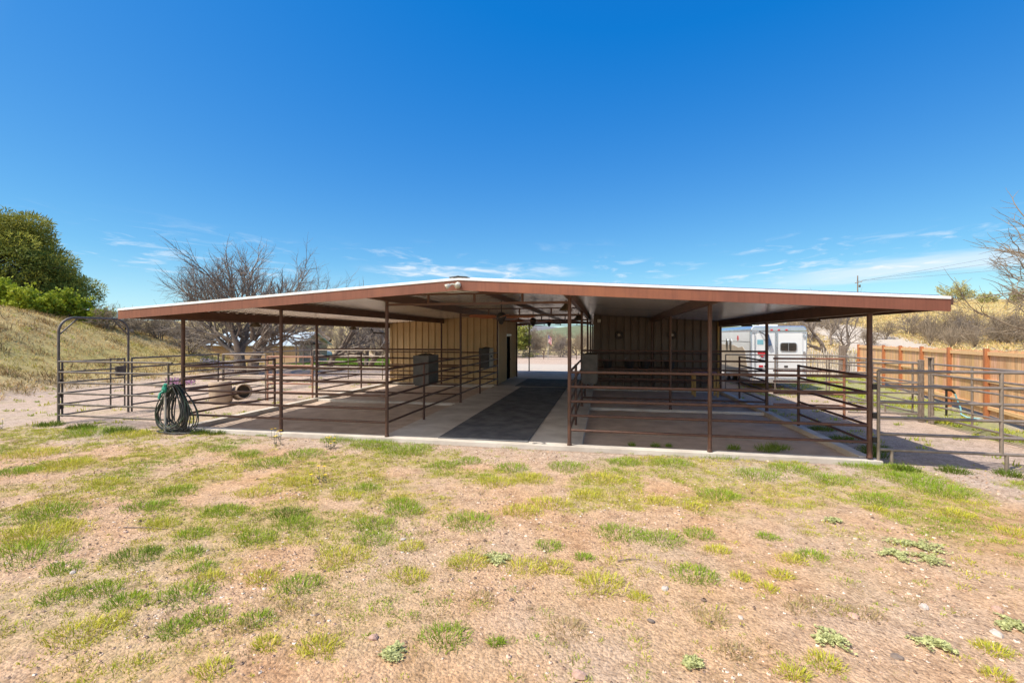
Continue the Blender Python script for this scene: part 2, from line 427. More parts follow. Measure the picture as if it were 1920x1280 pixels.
def ridge(name, m, pts, depth, label):
    """pts (x, y, ztop): a hill with a rounded front and a back."""
    V = []; rows = 9
    n = len(pts)
    for j in range(rows):
        w = j/(rows-1); k = math.sin(w*math.pi)
        for (x, y, h) in pts:
            q = (fbm(np.array([x*.012]), np.array([w*3.0]), 77)[0]-.5)
            V.append((x, y+(w-.5)*depth, -1+(h+1)*k*(1+.22*q)))
    Fs = [(j*n+i, j*n+i+1, (j+1)*n+i+1, (j+1)*n+i) for j in range(rows-1) for i in range(n-1)]
    o = np_mesh(name, V, Fs, m, smooth=True); return tag(o, label, 'hill', kind='structure')
def prof(x0, x1, y, peaks, n=60, seed=0):
    out = []
    for i in range(n):
        x = x0+(x1-x0)*i/(n-1)
        h = max(a*math.exp(-((x-c)/w)**2) for c, w, a in peaks)+5*(fbm(np.array([x*.01]), np.array([.5]), seed)[0])
        out.append((x, y, h))
    return out
ridge('hills', M['hillhaze'], prof(-900, 500, 1300, [(-205, 150, 31), (-520, 240, 30), (160, 260, 22)], seed=3), 700, 'distant bare hills beyond the aisle with haze grey in their colour')
ridge('green_hills', M['hillgreen'], prof(-330, 420, 620, [(-28, 75, 14.5), (150, 120, 12), (-240, 90, 4)], seed=8), 300, 'nearer green hill beyond the drive')

# ------------------------------------------------------------------ concrete slab and pens
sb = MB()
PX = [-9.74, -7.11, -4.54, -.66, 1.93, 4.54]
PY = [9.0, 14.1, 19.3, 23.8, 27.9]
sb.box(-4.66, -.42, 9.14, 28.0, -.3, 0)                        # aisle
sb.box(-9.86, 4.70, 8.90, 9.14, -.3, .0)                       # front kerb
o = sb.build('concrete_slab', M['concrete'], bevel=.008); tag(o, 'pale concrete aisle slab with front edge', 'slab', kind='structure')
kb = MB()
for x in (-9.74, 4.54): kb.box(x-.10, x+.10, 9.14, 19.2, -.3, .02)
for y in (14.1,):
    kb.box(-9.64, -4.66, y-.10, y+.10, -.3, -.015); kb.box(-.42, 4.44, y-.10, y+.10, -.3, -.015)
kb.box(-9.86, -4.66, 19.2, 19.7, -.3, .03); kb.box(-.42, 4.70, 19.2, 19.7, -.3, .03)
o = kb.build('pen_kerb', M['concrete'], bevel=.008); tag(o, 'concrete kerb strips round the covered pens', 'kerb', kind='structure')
def pen_sheet(x0, x1, y0, y1, seed):
    xs = np.arange(x0, x1+.01, .1); ys = np.arange(y0, y1+.01, .1); X, Y = np.meshgrid(xs, ys)
    Z = -.085+(fbm(X*1.6, Y*1.6, seed)-.5)*.05+(fbm(X*8, Y*8, seed+3)-.5)*.012
    i = np.arange(len(xs)*len(ys)).reshape(len(ys), len(xs))
    return np.stack([X.ravel(), Y.ravel(), Z.ravel()], 1), np.stack([i[:-1,:-1].ravel(), i[:-1,1:].ravel(), i[1:,1:].ravel(), i[1:,:-1].ravel()], 1)
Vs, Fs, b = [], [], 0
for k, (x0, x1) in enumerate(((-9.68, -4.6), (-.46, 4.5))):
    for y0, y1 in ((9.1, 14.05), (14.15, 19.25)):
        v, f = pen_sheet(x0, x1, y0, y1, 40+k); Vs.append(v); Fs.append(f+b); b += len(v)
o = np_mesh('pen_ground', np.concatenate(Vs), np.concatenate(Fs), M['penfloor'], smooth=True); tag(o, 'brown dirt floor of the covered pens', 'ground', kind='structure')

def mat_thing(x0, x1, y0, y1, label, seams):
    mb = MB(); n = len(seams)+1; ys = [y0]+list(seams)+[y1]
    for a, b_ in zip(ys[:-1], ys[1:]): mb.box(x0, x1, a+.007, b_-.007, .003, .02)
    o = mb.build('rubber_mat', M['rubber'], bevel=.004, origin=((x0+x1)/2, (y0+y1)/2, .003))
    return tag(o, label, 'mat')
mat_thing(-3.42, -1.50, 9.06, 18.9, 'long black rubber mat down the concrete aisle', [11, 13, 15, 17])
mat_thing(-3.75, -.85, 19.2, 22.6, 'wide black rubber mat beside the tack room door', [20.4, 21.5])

# ------------------------------------------------------------------ barn
XC, SL, ZR = -2.6, .061, 3.195
XL, XR, YF, YB = -10.27, 5.07, 7.97, 28.7
def zr(x): return ZR-SL*abs(x-XC)
barn = empty('horse_barn', (XC, 18, 0), 'long low open barn with brown fascia, galvanised roof and steel posts', 'barn')
def roof_side(x0, x1):
    pitch = .305; ys = np.arange(YF+.01, YB, pitch/8); ph = np.arange(len(ys)) % 8
    dz = np.where((ph == 5) | (ph == 6), .045, 0.0)
    xs = np.linspace(x0, x1, 2)
    V = np.concatenate([np.stack([np.full(len(ys), x), ys, zr(x)+dz], 1) for x in xs])
    n = len(ys); i = np.arange(n-1)
    Fq = np.stack([i, i+1, n+i+1, n+i], 1)
    Vt = V+np.array([0, 0, .006]); 
    return np.concatenate([V, Vt]), np.concatenate([Fq, Fq[:, ::-1]+2*n])
for a, b_ in ((XL, XC), (XC, XR)):
    v, f = roof_side(a, b_); np_mesh('roof_sheet', v, f, M['galv'], parent=barn, smooth=False)
for (a, b_) in ((XL, XC), (XC, XR)):
    for y0, w in ((YF-.03, .03), (YB, .03)):
        lo, hi = -.215, -.035
        mb = MB().add([(a,y0,zr(a)+lo),(b_,y0,zr(b_)+lo),(b_,y0,zr(b_)+hi),(a,y0,zr(a)+hi),
                       (a,y0+w,zr(a)+lo),(b_,y0+w,zr(b_)+lo),(b_,y0+w,zr(b_)+hi),(a,y0+w,zr(a)+hi)],
                      [(0,1,2,3),(7,6,5,4),(0,4,5,1),(1,5,6,2),(2,6,7,3),(3,7,4,0)])
        mb.build('fascia', M['fascia'], barn, fixn=True)
        lo, hi = -.030, .012; y1 = y0-.012 if y0 < 15 else y0-.003; w2 = w+.02
        mb = MB().add([(a,y1,zr(a)+lo),(b_,y1,zr(b_)+lo),(b_,y1,zr(b_)+hi),(a,y1,zr(a)+hi),
                       (a,y1+w2,zr(a)+lo),(b_,y1+w2,zr(b_)+lo),(b_,y1+w2,zr(b_)+hi),(a,y1+w2,zr(a)+hi)],
                      [(0,1,2,3),(7,6,5,4),(0,4,5,1),(1,5,6,2),(2,6,7,3),(3,7,4,0)])
        mb.build('edge_trim', M['white_trim'], barn, fixn=True)
for x in (XL, XR):
    s = -1 if x == XL else 1
    MB().box(x-.025, x+.025, YF+.003, YB-.003, zr(x)-.19, zr(x)-.03).build('eave_beam', M['beam'], barn)
    MB().box(min(x+s*.028, x+s*.12), max(x+s*.028, x+s*.12), YF+.1, YB-.1, zr(x)-.11, zr(x)-.012).build('gutter', M['beam'], barn)
mb = MB()
mb.prism([(XC-.17, zr(XC-.17)+.024), (XC, ZR+.026), (XC+.17, zr(XC+.17)+.024), (XC+.17, zr(XC+.17)+.040), (XC+.04, ZR+.042), (XC, ZR+.050), (XC-.04, ZR+.042), (XC-.17, zr(XC-.17)+.040)], YB-YF+.1, lambda u, v, w: (u, YF-.05+w, v))
mb.build('ridge_cap', M['cap'], barn, fixn=True)
for x in PX+[XC]:
    d = .20 if x in (PX[0], PX[-1]) else (.10 if x == XC else .175)
    t = zr(x)-.006
    MB().box(x-.04, x+.04, YF+.005, YB-.06, t-d, t).build('beam', M['beam'], barn)
    if x != XC:
        MB().box(x-.05, x+.05, YF+.02, YB-.08, t-d-.008, t-d-.001).build('beam_flange', M['beam'], barn)
for y in PY:
    for x in PX:
        if y > 24 and x in (PX[1], PX[4]): continue
        top = zr(x)-(.22 if x in (PX[0], PX[-1]) else .19)
        z0 = .0 if x not in (PX[0], PX[-1]) else .02
        if y in (14.1, 19.3) and x in (PX[1], PX[4]) and y == 14.1: z0 = -.02
        mb = MB(); mb.tube([(x, y, z0), (x, y, top)], .037 if x not in (PX[0], PX[-1]) else .042, 10)
        mb.lathe([(.036, z0+.0), (.05, z0+.001), (.046, z0+.03), (.037, z0+.06)], 10, (x, y, 0))
        mb.box(x-.06, x+.06, y-.05, y+.05, top-.006, top-.001)
        mb.build('post', M['brown'], barn)
for y in PY:
    mb = MB()
    x0, x1 = PX[2]+.03, PX[3]-.03
    mb.box(x0, x1, y-.022, y+.022, 2.79, 2.835); mb.box(x0, x1, y-.022, y+.022, 3.0, 3.035)
    for x in (-3.6, -2.6, -1.6): mb.box(x-.022, x+.022, y-.018, y+.018, 2.836, 2.999)
    mb.build('truss', M['beam'], barn)
mb = MB(); mb.tube([(-9.6, 17.6, 2.44), (-9.62, 17.75, 2.40), (-9.65, 17.85, 2.30), (-9.66, 18.5, 2.28), (-9.66, 19.2, 2.28)], .03, 8); mb.build('downpipe', M['dark_metal'], barn)

# floodlight, vent pipe
fl = empty('flood_light', (-2.6, 7.93, 3.05), 'white twin headed flood light on the barn gable peak', 'light')
mb = MB(); mb.lathe([(0, 0), (.055, 0), (.055, -.03), (.03, -.05), (0, -.05)], 14, (-2.6, 7.938, 3.075), 'y'); mb.build('mount', M['whitelamp'], fl, fixn=True)
for sx, dx, dz in ((-1, -.17, -.035), (1, .035, -.03)):
    mb = MB()
    a = Vector((-2.6, 7.87, 3.07)); b_ = Vector((-2.6+dx*.5, 7.83, 3.08)); e = Vector((-2.6+dx*1.05, 7.77, 3.06+dz))
    mb.tube([a, b_, b_.lerp(e, .35)], .016, 8)
    d = (e-b_)
    mb.tube([b_.lerp(e, .3), b_.lerp(e, .4), b_.lerp(e, .75), e, b_.lerp(e, .97)], [.018, .03, .042, .05, .038], 12)
    mb.build('lamp_head', M['whitelamp'], fl, fixn=True)
vp = MB(); vp.tube([(1.9+1.15, 9.9, zr(3.05)-.02), (3.05, 9.9, zr(3.05)+.14)], .035, 10); vp.lathe([(0, .19), (.03, .185), (.06, .15), (.06, .13), (.0, .13)], 10, (3.05, 9.9, zr(3.05)))
o = vp.build('roof_vent', M['whitelamp'], origin=(3.05, 9.9, zr(3.05))); tag(o, 'small white capped vent pipe on the roof slope', 'vent')

# ribbed walls
def ribbed(p0, p1, z0, ztop, nrm, pitch=.305):
    p0 = Vector(p0); p1 = Vector(p1); n = Vector(nrm); L = (p1-p0).length; d = (p1-p0)/L
    us = []; k = 0
    sc_ = pitch/.305
    while k*pitch < L:
        b_ = k*pitch
        for u, h in ((0, 0), (.095, 0), (.10, .004), (.12, .004), (.125, 0), (.185, 0), (.19, .004), (.21, .004), (.215, 0), (.228, 0), (.252, .06), (.276, .06), (.300, 0)):
            if b_+u*sc_ <= L: us.append((b_+u*sc_, h))
        k += 1
    us.append((L, 0)); V = []
    for u, h in us:
        q = p0+d*u+n*h
        V.append((q.x, q.y, z0)); V.append((q.x, q.y, ztop(q.x)))
    F_ = [(2*i, 2*i+2, 2*i+3, 2*i+1) for i in range(len(us)-1)]
    return V, F_
def room(name, x0, x1, y0, y1, aisle_x, label, m, door):
    root = empty(name, ((x0+x1)/2, (y0+y1)/2, 0), label, 'tack room')
    zt = lambda x: zr(x)-.012
    mb = MB(); mb.box(x0+.06, x1-.06, y0+.06, y1-.06, .05, 2.60); mb.build('core_wall', m, root)
    for (a, b_, n) in (((x0, y0, 0), (x1, y0, 0), (0, -1, 0)), ((x1, y1, 0), (x0, y1, 0), (0, 1, 0))):
        v, f = ribbed(a, b_, .04, zt, n); MB().add(v, f).build('ribbed_wall', m, root)
    for x, n in ((x0, (-1, 0, 0)), (x1, (1, 0, 0))):
        if door and x == aisle_x:
            segs = ((y0, door[0], .04), (door[1], y1, .04))
            for a, b_, z in segs:
                v, f = ribbed((x, a, 0), (x, b_, 0), z, zt, n, .30); MB().add(v, f).build('ribbed_wall', m, root)
            v, f = ribbed((x, door[0], 0), (x, door[1], 0), door[2], zt, n, .30); MB().add(v, f).build('ribbed_wall', m, root)
        else:
            v, f = ribbed((x, y0, 0), (x, y1, 0), .04, zt, n); MB().add(v, f).build('ribbed_wall', m, root)
    for x in (x0, x1):
        for y in (y0, y1):
            sx = 1 if x == x1 else -1; sy = 1 if y == y1 else -1
            mb = MB(); mb.box(min(x, x+sx*.04)-.03, max(x, x+sx*.04)+.03, min(y, y+sy*.04)-.03, max(y, y+sy*.04)+.03, .045, zt(x)-.03)
            mb.build('corner_trim', m if not (x == 4.50 and y == y0) else M['ywood'], root)
    if door:
        s = 1 if aisle_x == x1 else -1
        d = MB().box(min(aisle_x-s*.05, aisle_x-s*.02), max(aisle_x-s*.05, aisle_x-s*.02), door[0]+.05, door[1]-.05, .04, door[2]-.03).build('door', M['black'], root)  # solid near-black panel, the doorway's darkness put into its colour
        MB().tube([(aisle_x+s*.03, door[1]-.14, 1.0), (aisle_x+s*.03, door[1]-.02-.14, 1.0)], .025, 8).build('handle', M['alu'], d)
        mb = MB(); mb.box(min(aisle_x, aisle_x+s*.05), max(aisle_x, aisle_x+s*.05), door[0]-.02, door[1]+.02, door[2], door[2]+.09); mb.build('lintel', M['white_trim'], root)
        for y in door[:2]:
            MB().box(aisle_x-.02, aisle_x+.02, y-.03, y+.03, .04, door[2]-.002).build('door_jamb', m, root)
    return root
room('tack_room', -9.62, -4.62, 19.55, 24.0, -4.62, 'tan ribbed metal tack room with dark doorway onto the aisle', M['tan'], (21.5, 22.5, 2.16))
room('feed_room', -.36, 4.50, 19.55, 24.0, -.36, 'tan ribbed metal feed room in shade-darkened colour behind the shaded pen', M['tan_shade'], None)

# wall fans, white box lamp, buckets, table
for x, lb in ((.62, 'round dark wall fan nearer the aisle on the feed room'), (2.72, 'round dark wall fan farther from the aisle on the feed room')):
    r = empty('wall_fan', (x, 19.45, 2.2), lb, 'fan', 'wall fans on the feed room')
    mb = MB(); mb.lathe([(.15, 0), (.17, -.02), (.17, -.09), (.15, -.11), (.14, -.09), (.14, -.02), (.15, 0)], 20, (x, 19.50, 2.2), 'y'); mb.build('cage', M['dark_metal'], r, fixn=True)
    MB().lathe([(0, 0), (.05, 0), (.06, -.04), (0, -.06)], 12, (x, 19.44, 2.2), 'y').build('hub', M['sack'], r, fixn=True)
    mb = MB()
    for k in range(4):
        a = k*math.pi/2+.4; u = Vector((math.cos(a), 0, math.sin(a))); w = Vector((-u.z, 0, u.x))
        mb.add([Vector((x, 19.46, 2.2))+u*.05-w*.02, Vector((x, 19.44, 2.2))+u*.05+w*.02, Vector((x, 19.43, 2.2))+u*.135+w*.05, Vector((x, 19.47, 2.2))+u*.135-w*.045], [(0, 1, 2, 3)])
    mb.build('blade', M['feeder'], r)
mb = MB(); mb.box(-.26, -.12, 19.40, 19.51, 2.72, 2.86)
o = mb.build('wall_light', M['whitelamp'], bevel=.02, origin=(-.19, 19.5, 2.79)); tag(o, 'small square white light high on the feed room corner', 'light')
for i, (x, lb) in enumerate(((.15, 'black feed bucket closest to the aisle on the wall rail'), (1.0, 'black feed bucket second along the wall rail'), (1.62, 'black feed bucket third along the wall rail'), (2.55, 'black feed bucket farthest along the wall rail'))):
    r = empty('feed_bucket', (x, 19.0, .86), lb, 'bucket', 'black feed buckets on the wall rail')
    MB().lathe([(0, 0), (.15, 0), (.20, .30), (.215, .31), (.195, .30), (.14, .03), (0, .03)], 18, (x, 18.90, .86)).build('pail', M['dplastic'], r, fixn=True)
    MB().tube([(x-.2, 18.9, 1.16), (x-.12, 18.95, 1.26), (x, 19.02, 1.30), (x+.12, 18.95, 1.26), (x+.2, 18.9, 1.16)], .006, 6).build('handle', M['alu'], r)
tb = empty('work_table', (3.68, 18.0, -.08), 'low table with pink top and yellow wood legs before the feed room', 'table')
MB().box(3.25, 4.12, 17.72, 18.28, .76, .80).build('tabletop', M['pink'], tb, bevel=.01)
for x in (3.29, 4.08):
    for y in (17.77, 18.23): MB().box(x-.035, x+.035, y-.035, y+.035, -.08, .757).build('leg', M['ywood'], tb)

# fans and lamps under the roof
def ceiling_fan(x, y, z, lb, ang):
    r = empty('ceiling_fan', (x, y, z), lb, 'ceiling fan', 'ceiling fans over the aisle')
    MB().tube([(x, y, z+.1), (x, y, ZR-.12)], .014, 8).build('rod', M['dark_metal'], r)
    MB().lathe([(0, .14), (.07, .13), (.12, .08), (.13, 0), (.10, -.06), (.07, -.10), (.055, -.16), (0, -.19)], 16, (x, y, z)).build('motor', M['dark_metal'], r)
    for k in range(5):
        a = ang+k*2*math.pi/5; u = Vector((math.cos(a), math.sin(a), 0)); w = Vector((-u.y, u.x, .30)).normalized()
        c = Vector((x, y, z+.02)); nn = u.cross(w)*.006
        mb = MB()
        q = [c+u*.14-w*.03, c+u*.24-w*.075, c+u*.82-w*.09, c+u*.88-w*.04, c+u*.88+w*.04, c+u*.82+w*.09, c+u*.24+w*.075, c+u*.14+w*.03]
        mb.add([p-nn for p in q]+[p+nn for p in q], [tuple(range(8)), tuple(reversed(range(8, 16)))]+[(i, (i+1) % 8, 8+(i+1) % 8, 8+i) for i in range(8)])
        mb.build('blade', M['fan_wood'], r, fixn=True)
ceiling_fan(-2.6, 11.5, 2.63, 'ceiling fan with orange wood blades nearest the barn front', .05)
ceiling_fan(-2.6, 16.9, 2.70, 'ceiling fan with wood blades midway down the aisle', .7)
ceiling_fan(-2.6, 22.0, 2.80, 'ceiling fan with wood blades near the far aisle end', .3)
def barn_lamp(x, y, z, lb, top):
    r = empty('barn_lamp', (x, y, z), lb, 'lamp', 'conical barn lamps')
    MB().lathe([(.035, .20), (.05, .16), (.17, .02), (.19, 0), (.165, .015), (.04, .13), (0, .14)], 18, (x, y, z)).build('lamp_shade', M['lamp'], r, fixn=True)
    MB().tube([(x, y, z+.19), (x, y, top)], .014, 8).build('stem', M['dark_metal'], r)
barn_lamp(-10.02, 11.6, 2.42, 'cone lamp under the sunny eave by the old mesquite', zr(-10.02)-.02)
barn_lamp(-10.02, 16.9, 2.42, 'cone lamp under the sunny eave near the tack room', zr(-10.02)-.02)
barn_lamp(4.82, 11.9, 2.48, 'large looking cone lamp under the eave facing the cedar fence', zr(4.82)-.02)
barn_lamp(4.82, 16.9, 2.48, 'cone lamp under the eave above the horse trailer', zr(4.82)-.02)
barn_lamp(-.95, 11.7, 2.80, 'cone lamp over the aisle behind the front post', zr(-.95)-.02)
barn_lamp(-.95, 17.6, 2.80, 'cone lamp over the aisle near the feed room', zr(-.95)-.02)
barn_lamp(-2.6, 26.4, 2.84, 'cone lamp hanging in the far aisle opening', ZR-.1)

# ------------------------------------------------------------------ pipe rails inside the barn
Z5 = (.30, .59, .87, 1.155, 1.44)
Z6 = (.27, .57, .86, 1.15, 1.42, 1.71)
def rails(name, lb, a, b, zs, m, r=.026, posts=(), cat='pipe fence', group=None, posth=None, gaps=None, pr=.032, n=8):
    a = Vector((a[0], a[1], 0)); b = Vector((b[0], b[1], 0))
    root = empty(name, (a+b)/2, lb, cat, group)
    for z in zs: MB().tube([a+Vector((0,0,z)), b+Vector((0,0,z))], r, n).build('rail', m, root)
    for t in posts:
        p = a.lerp(b, t); base = min(tz(p.x, p.y), 0) if not under_barn(np.array(p.x), np.array(p.y)) else -.02
        MB().tube([(p.x, p.y, base-.03), (p.x, p.y, (posth or max(zs)+.03))], pr, n).build('upright', m, root)
    return root
br = M['brown']
rails('pipe_fence', 'five rail brown pipe fence across the sunny front pen', (PX[0], 9), (PX[1], 9), Z5, br)
rails('pipe_fence', 'five rail brown pipe fence between slim post and aisle on the tack room side', (PX[1], 9), (PX[2], 9), Z5, br)
rails('pipe_fence', 'five rail brown pipe fence starting at the front aisle post, feed room side', (PX[3], 9), (PX[4], 9), Z5, br)
rails('pipe_fence', 'five rail brown pipe fence ending at the corner post by the grey panel', (PX[4], 9), (PX[5], 9), Z5, br)
rails('pipe_fence', 'brown pipe fence along the aisle before the tack room side pen', (PX[2], 9), (PX[2], 14.1), Z5, br, posts=(.4,))
rails('pipe_fence', 'brown pipe fence along the aisle just before the tack room', (PX[2], 14.1), (PX[2], 19.3), Z5, br, posts=(.45,))
rails('pipe_fence', 'brown pipe fence along the aisle beside the shaded front pen', (PX[3], 9), (PX[3], 14.1), Z5, br, posts=(.41,))
rails('pipe_fence', 'brown pipe fence along the aisle leading to the feed room', (PX[3], 14.1), (PX[3], 19.3), Z5, br, posts=(.45,))
rails('pipe_fence', 'six rail brown pipe divider between the two sunny side pens', (PX[0], 14.1), (PX[2], 14.1), Z6, br)
rails('pipe_fence', 'six rail brown pipe divider between the two shaded pens', (PX[3], 14.1), (PX[5], 14.1), Z6, br)
rails('pipe_fence', 'brown pipe guard rails in front of the tack room wall', (PX[0], 19.2), (PX[2], 19.2), Z5, br)
rails('pipe_fence', 'brown pipe guard rails in front of the feed room wall', (PX[3], 19.2), (PX[5], 19.2), Z5, br)
rails('pipe_gate', 'open sided brown pipe panel on the kerb behind the coiled hose', (PX[0], 9), (PX[0], 12.05), Z5, br, posts=(1,), cat='pipe panel')
rails('pipe_gate', 'brown pipe panel on the kerb towards the tack room corner', (PX[0], 14.1), (PX[0], 17.05), Z5, br, posts=(1,), cat='pipe panel')
rails('pipe_gate', 'brown pipe panel on the kerb running back from the shaded corner post', (PX[5], 9), (PX[5], 11.95), Z5, br, posts=(1,), cat='pipe panel')
rails('pipe_gate', 'brown pipe panel on the kerb in front of the horse trailer', (PX[5], 14.1), (PX[5], 16.75), Z5, br, posts=(1,), cat='pipe panel')

# hay feeders hung on the aisle fences
def feeder(x0, x1, y0, y1, z0, z1, lb, m, hopper=True):
    r = empty('hay_feeder', ((x0+x1)/2, (y0+y1)/2, z0), lb, 'feeder', 'hay feeders on the aisle rails')
    mb = MB()
    mb.prism([(x0, z0+.08), (x0+.06, z0), (x1-.06, z0), (x1, z0+.08), (x1, z1), (x1-.02, z1), (x1-.02, z0+.1), (x0+.02, z0+.1), (x0+.02, z1), (x0, z1)], y1-y0, lambda u, v, w: (u, y0+w, v))
    mb.build('bin', m, r, fixn=True)
    MB().box(x0+.021, x1-.021, y0+.002, y0+.022, z0+.1, z1-.002).build('end_panel', m, r); MB().box(x0+.021, x1-.021, y1-.022, y1-.002, z0+.1, z1-.002).build('end_panel', m, r)
    mb = MB(); mb.blob(((x0+x1)/2, (y0+y1)/2, z1-.04), (x1-x0)*.44, (y1-y0)*.46, .08, int(z1*100), .25); mb.build('hay', M['hayd'], r)
    return r
feeder(-5.06, -4.62, 11.55, 12.3, .80, 1.62, 'grey hay feeder hung on the aisle rails of the sunny front pen', M['feeder'])
f2 = feeder(-5.0, -4.58, 17.95, 18.7, .84, 1.66, 'dark hay feeder with a pale sack by the tack room corner', M['dplastic'])
mb = MB(); mb.box(-4.575, -4.555, 18.0, 18.62, .90, 1.64); mb.build('sack', M['sack'], f2)
mb = MB(); mb.box(-4.553, -4.548, 18.12, 18.40, 1.28, 1.36); mb.box(-4.553, -4.548, 18.2, 18.5, 1.12, 1.17); mb.build('dark_print', M['dplastic'], f2)
f3 = feeder(-.60, -.17, 12.7, 13.4, .83, 1.64, 'grey hay feeder hung on the aisle rails of the shaded front pen', M['feeder'])

# ------------------------------------------------------------------ corral panels outdoors
P6 = (.10, .375, .65, .915, 1.18, 1.445)
def panel(name, lb, a, b, m, zs=P6, ups=(0, 1), r=.024, g=.0, cat='corral panel', group=None, feet=True, legs=()):
    a = Vector((a[0], a[1], 0)); b = Vector((b[0], b[1], 0)); L = (b-a).length
    root = empty(name, (a+b)/2+Vector((0, 0, tz(*((a+b)/2)[:2]))), lb, cat, group)
    off = max(tz(a.x, a.y), tz(b.x, b.y))+.11
    for z in zs: MB().tube([a+Vector((0,0,z+off)), b+Vector((0,0,z+off))], r, 8).build('rail', m, root)
    for t in ups:
        p = a.lerp(b, t)
        MB().tube([(p.x, p.y, tz(p.x, p.y)-.02 if t in (0, 1) else zs[0]+off), (p.x, p.y, zs[-1]+off+.01)], r*1.02, 8).build('upright', m, root)
    for t in legs:
        p = a.lerp(b, t)
        MB().tube([(p.x, p.y, tz(p.x, p.y)-.02), (p.x, p.y, zs[0]+off)], r, 8).build('leg', m, root)
    return root
GR = 'metal corral panels round the outdoor runs'
dg = M['dgrey']; gy_ = M['grey']
# sunny-side runs
panel('corral_panel', 'six rail corral panel facing the camera beside the arched gate', (-13.42, 8.95), (-10.0, 8.95), dg, ups=(0, .97), group=GR, legs=())
def bow_gate(x, y0, y1, lb):
    r = empty('bow_gate', (x, (y0+y1)/2, -.05), lb, 'gate')
    zt_ = 2.63; pts = [(x, y0, tz(x, y0)-.02), (x, y0, 2.25)]
    for k in range(1, 7):
        a = k*math.pi/12; pts.append((x, y0+.38*(1-math.cos(a)), 2.25+.38*math.sin(a)))
    for k in range(6, -1, -1):
        a = k*math.pi/12; pts.append((x, y1-.38*(1-math.cos(a)), 2.25+.38*math.sin(a)))
    pts += [(x, y1, tz(x, y1)-.02)]
    MB().tube(pts, .03, 10).build('arch', dg, r)
    for y, s in ((y0, 1), (y1, -1)): MB().tube([(x, y+s*.01, 2.18), (x, y+s*.42, 2.60)], .018, 8).build('brace', dg, r)
    g_ = MB(); g_.tube([(x, y0+.08, .1), (x, y0+.08, 1.5)], .024, 8)
    for z in P6: g_.tube([(x, y0+.08, z+.05), (x, y1-.1, z+.05)], .02, 8)
    for y in (y0+.72*(y1-y0), y1-.1): g_.tube([(x, y, .12), (x, y, 1.53)], .02, 8)
    lf = g_.build('gate_leaf', dg, r)
    MB().box(x-.03, x+.03, y1-.35, y1-.08, 1.02, 1.30).build('latch', dg, lf)
    for z in (.3, .6, .95, 1.2): MB().box(x-.02, x+.02, y0+.0, y0+.1, z, z+.1).build('hinge', M['dark_metal'], r)
bow_gate(-13.5, 9.0, 10.72, 'tall arched walk through gate of dark pipe beside the dry bank')
panel('corral_panel', 'corral panel just past the arched gate', (-13.5, 10.82), (-13.5, 13.9), dg, ups=(0, .985), group=GR)
panel('corral_panel', 'sunlit short corral panel between the two sunny runs', (-13.45, 14.0), (-11.68, 14.0), gy_, ups=(0, 1), group=GR)
panel('corral_panel', 'corral panel along the bank beside the second sunny run', (-13.5, 14.1), (-13.5, 19.1), gy_, ups=(0, .5, 1), group=GR)
panel('corral_panel', 'far cross panel closing the second sunny run', (-13.45, 19.2), (-9.8, 19.2), gy_, ups=(0, .5, .97), group=GR)
rails('pipe_gate', 'faded pink pipe gate beside the barn post in the sunny run', (-11.6, 14.0), (-9.83, 14.0), (.2, .5, .80, 1.12, 1.43), M['pinkrust'], r=.03, posts=(0, 1), cat='pipe panel', pr=.03)
# shaded-side runs
panel('corral_panel', 'long grey corral panel bolted to the barn corner post, partly shaded', (4.66, 8.97), (8.3, 8.97), gy_, zs=(.15, .42, .70, .97, 1.24, 1.50), ups=(0, .49), group=GR, legs=(.055, .51), r=.027)
bl = MB()
for z in (.30, .72, 1.22): bl.box(4.57, 4.67, 8.96, 8.99, z, z+.10)
o = bl.build('panel_clamp', M['dark_metal'], origin=(4.62, 8.97, .3)); tag(o, 'dark steel clamps joining grey panel to the corner post', 'clamp')
panel('corral_panel', 'grey corral panel running back to the double post', (8.3, 9.1), (8.3, 13.6), gy_, ups=(0, .28, .72), group=GR, legs=(.55,))
panel('corral_panel', 'grey cross panel between rusty gate and double post', (6.55, 14.0), (8.2, 14.0), gy_, ups=(.35,), group=GR)
rails('pipe_gate', 'rust orange pipe gate beside the shaded barn post', (4.68, 14.0), (6.45, 14.0), (.24, .55, .88, 1.18, 1.52), M['rust'], r=.028, posts=(1,), cat='pipe panel', pr=.035)
panel('corral_panel', 'grey corral panel beyond the double post beside the cedar fence', (8.3, 14.15), (8.3, 19.1), gy_, ups=(.05, .5, 1), group=GR, legs=(.3,))
panel('corral_panel', 'far grey cross panel in front of the trailer doors', (4.7, 19.2), (8.25, 19.2), gy_, ups=(0, .5, 1), group=GR)
dp = empty('double_post', (8.3, 13.85, -.1), 'grey pipe pair against a weathered timber post between the shaded runs', 'post')
MB().box(8.19, 8.29, 13.90, 14.02, -.2, 1.52).build('timber_post', M['dwood'], dp, bevel=.015)
for y in (13.66, 13.76): MB().tube([(8.32, y, -.2), (8.32, y, 1.58)], .035, 10).build('pipe', gy_, dp)
MB().box(8.2, 8.36, 13.62, 13.80, 1.585, 1.60).build('cap', gy_, dp)

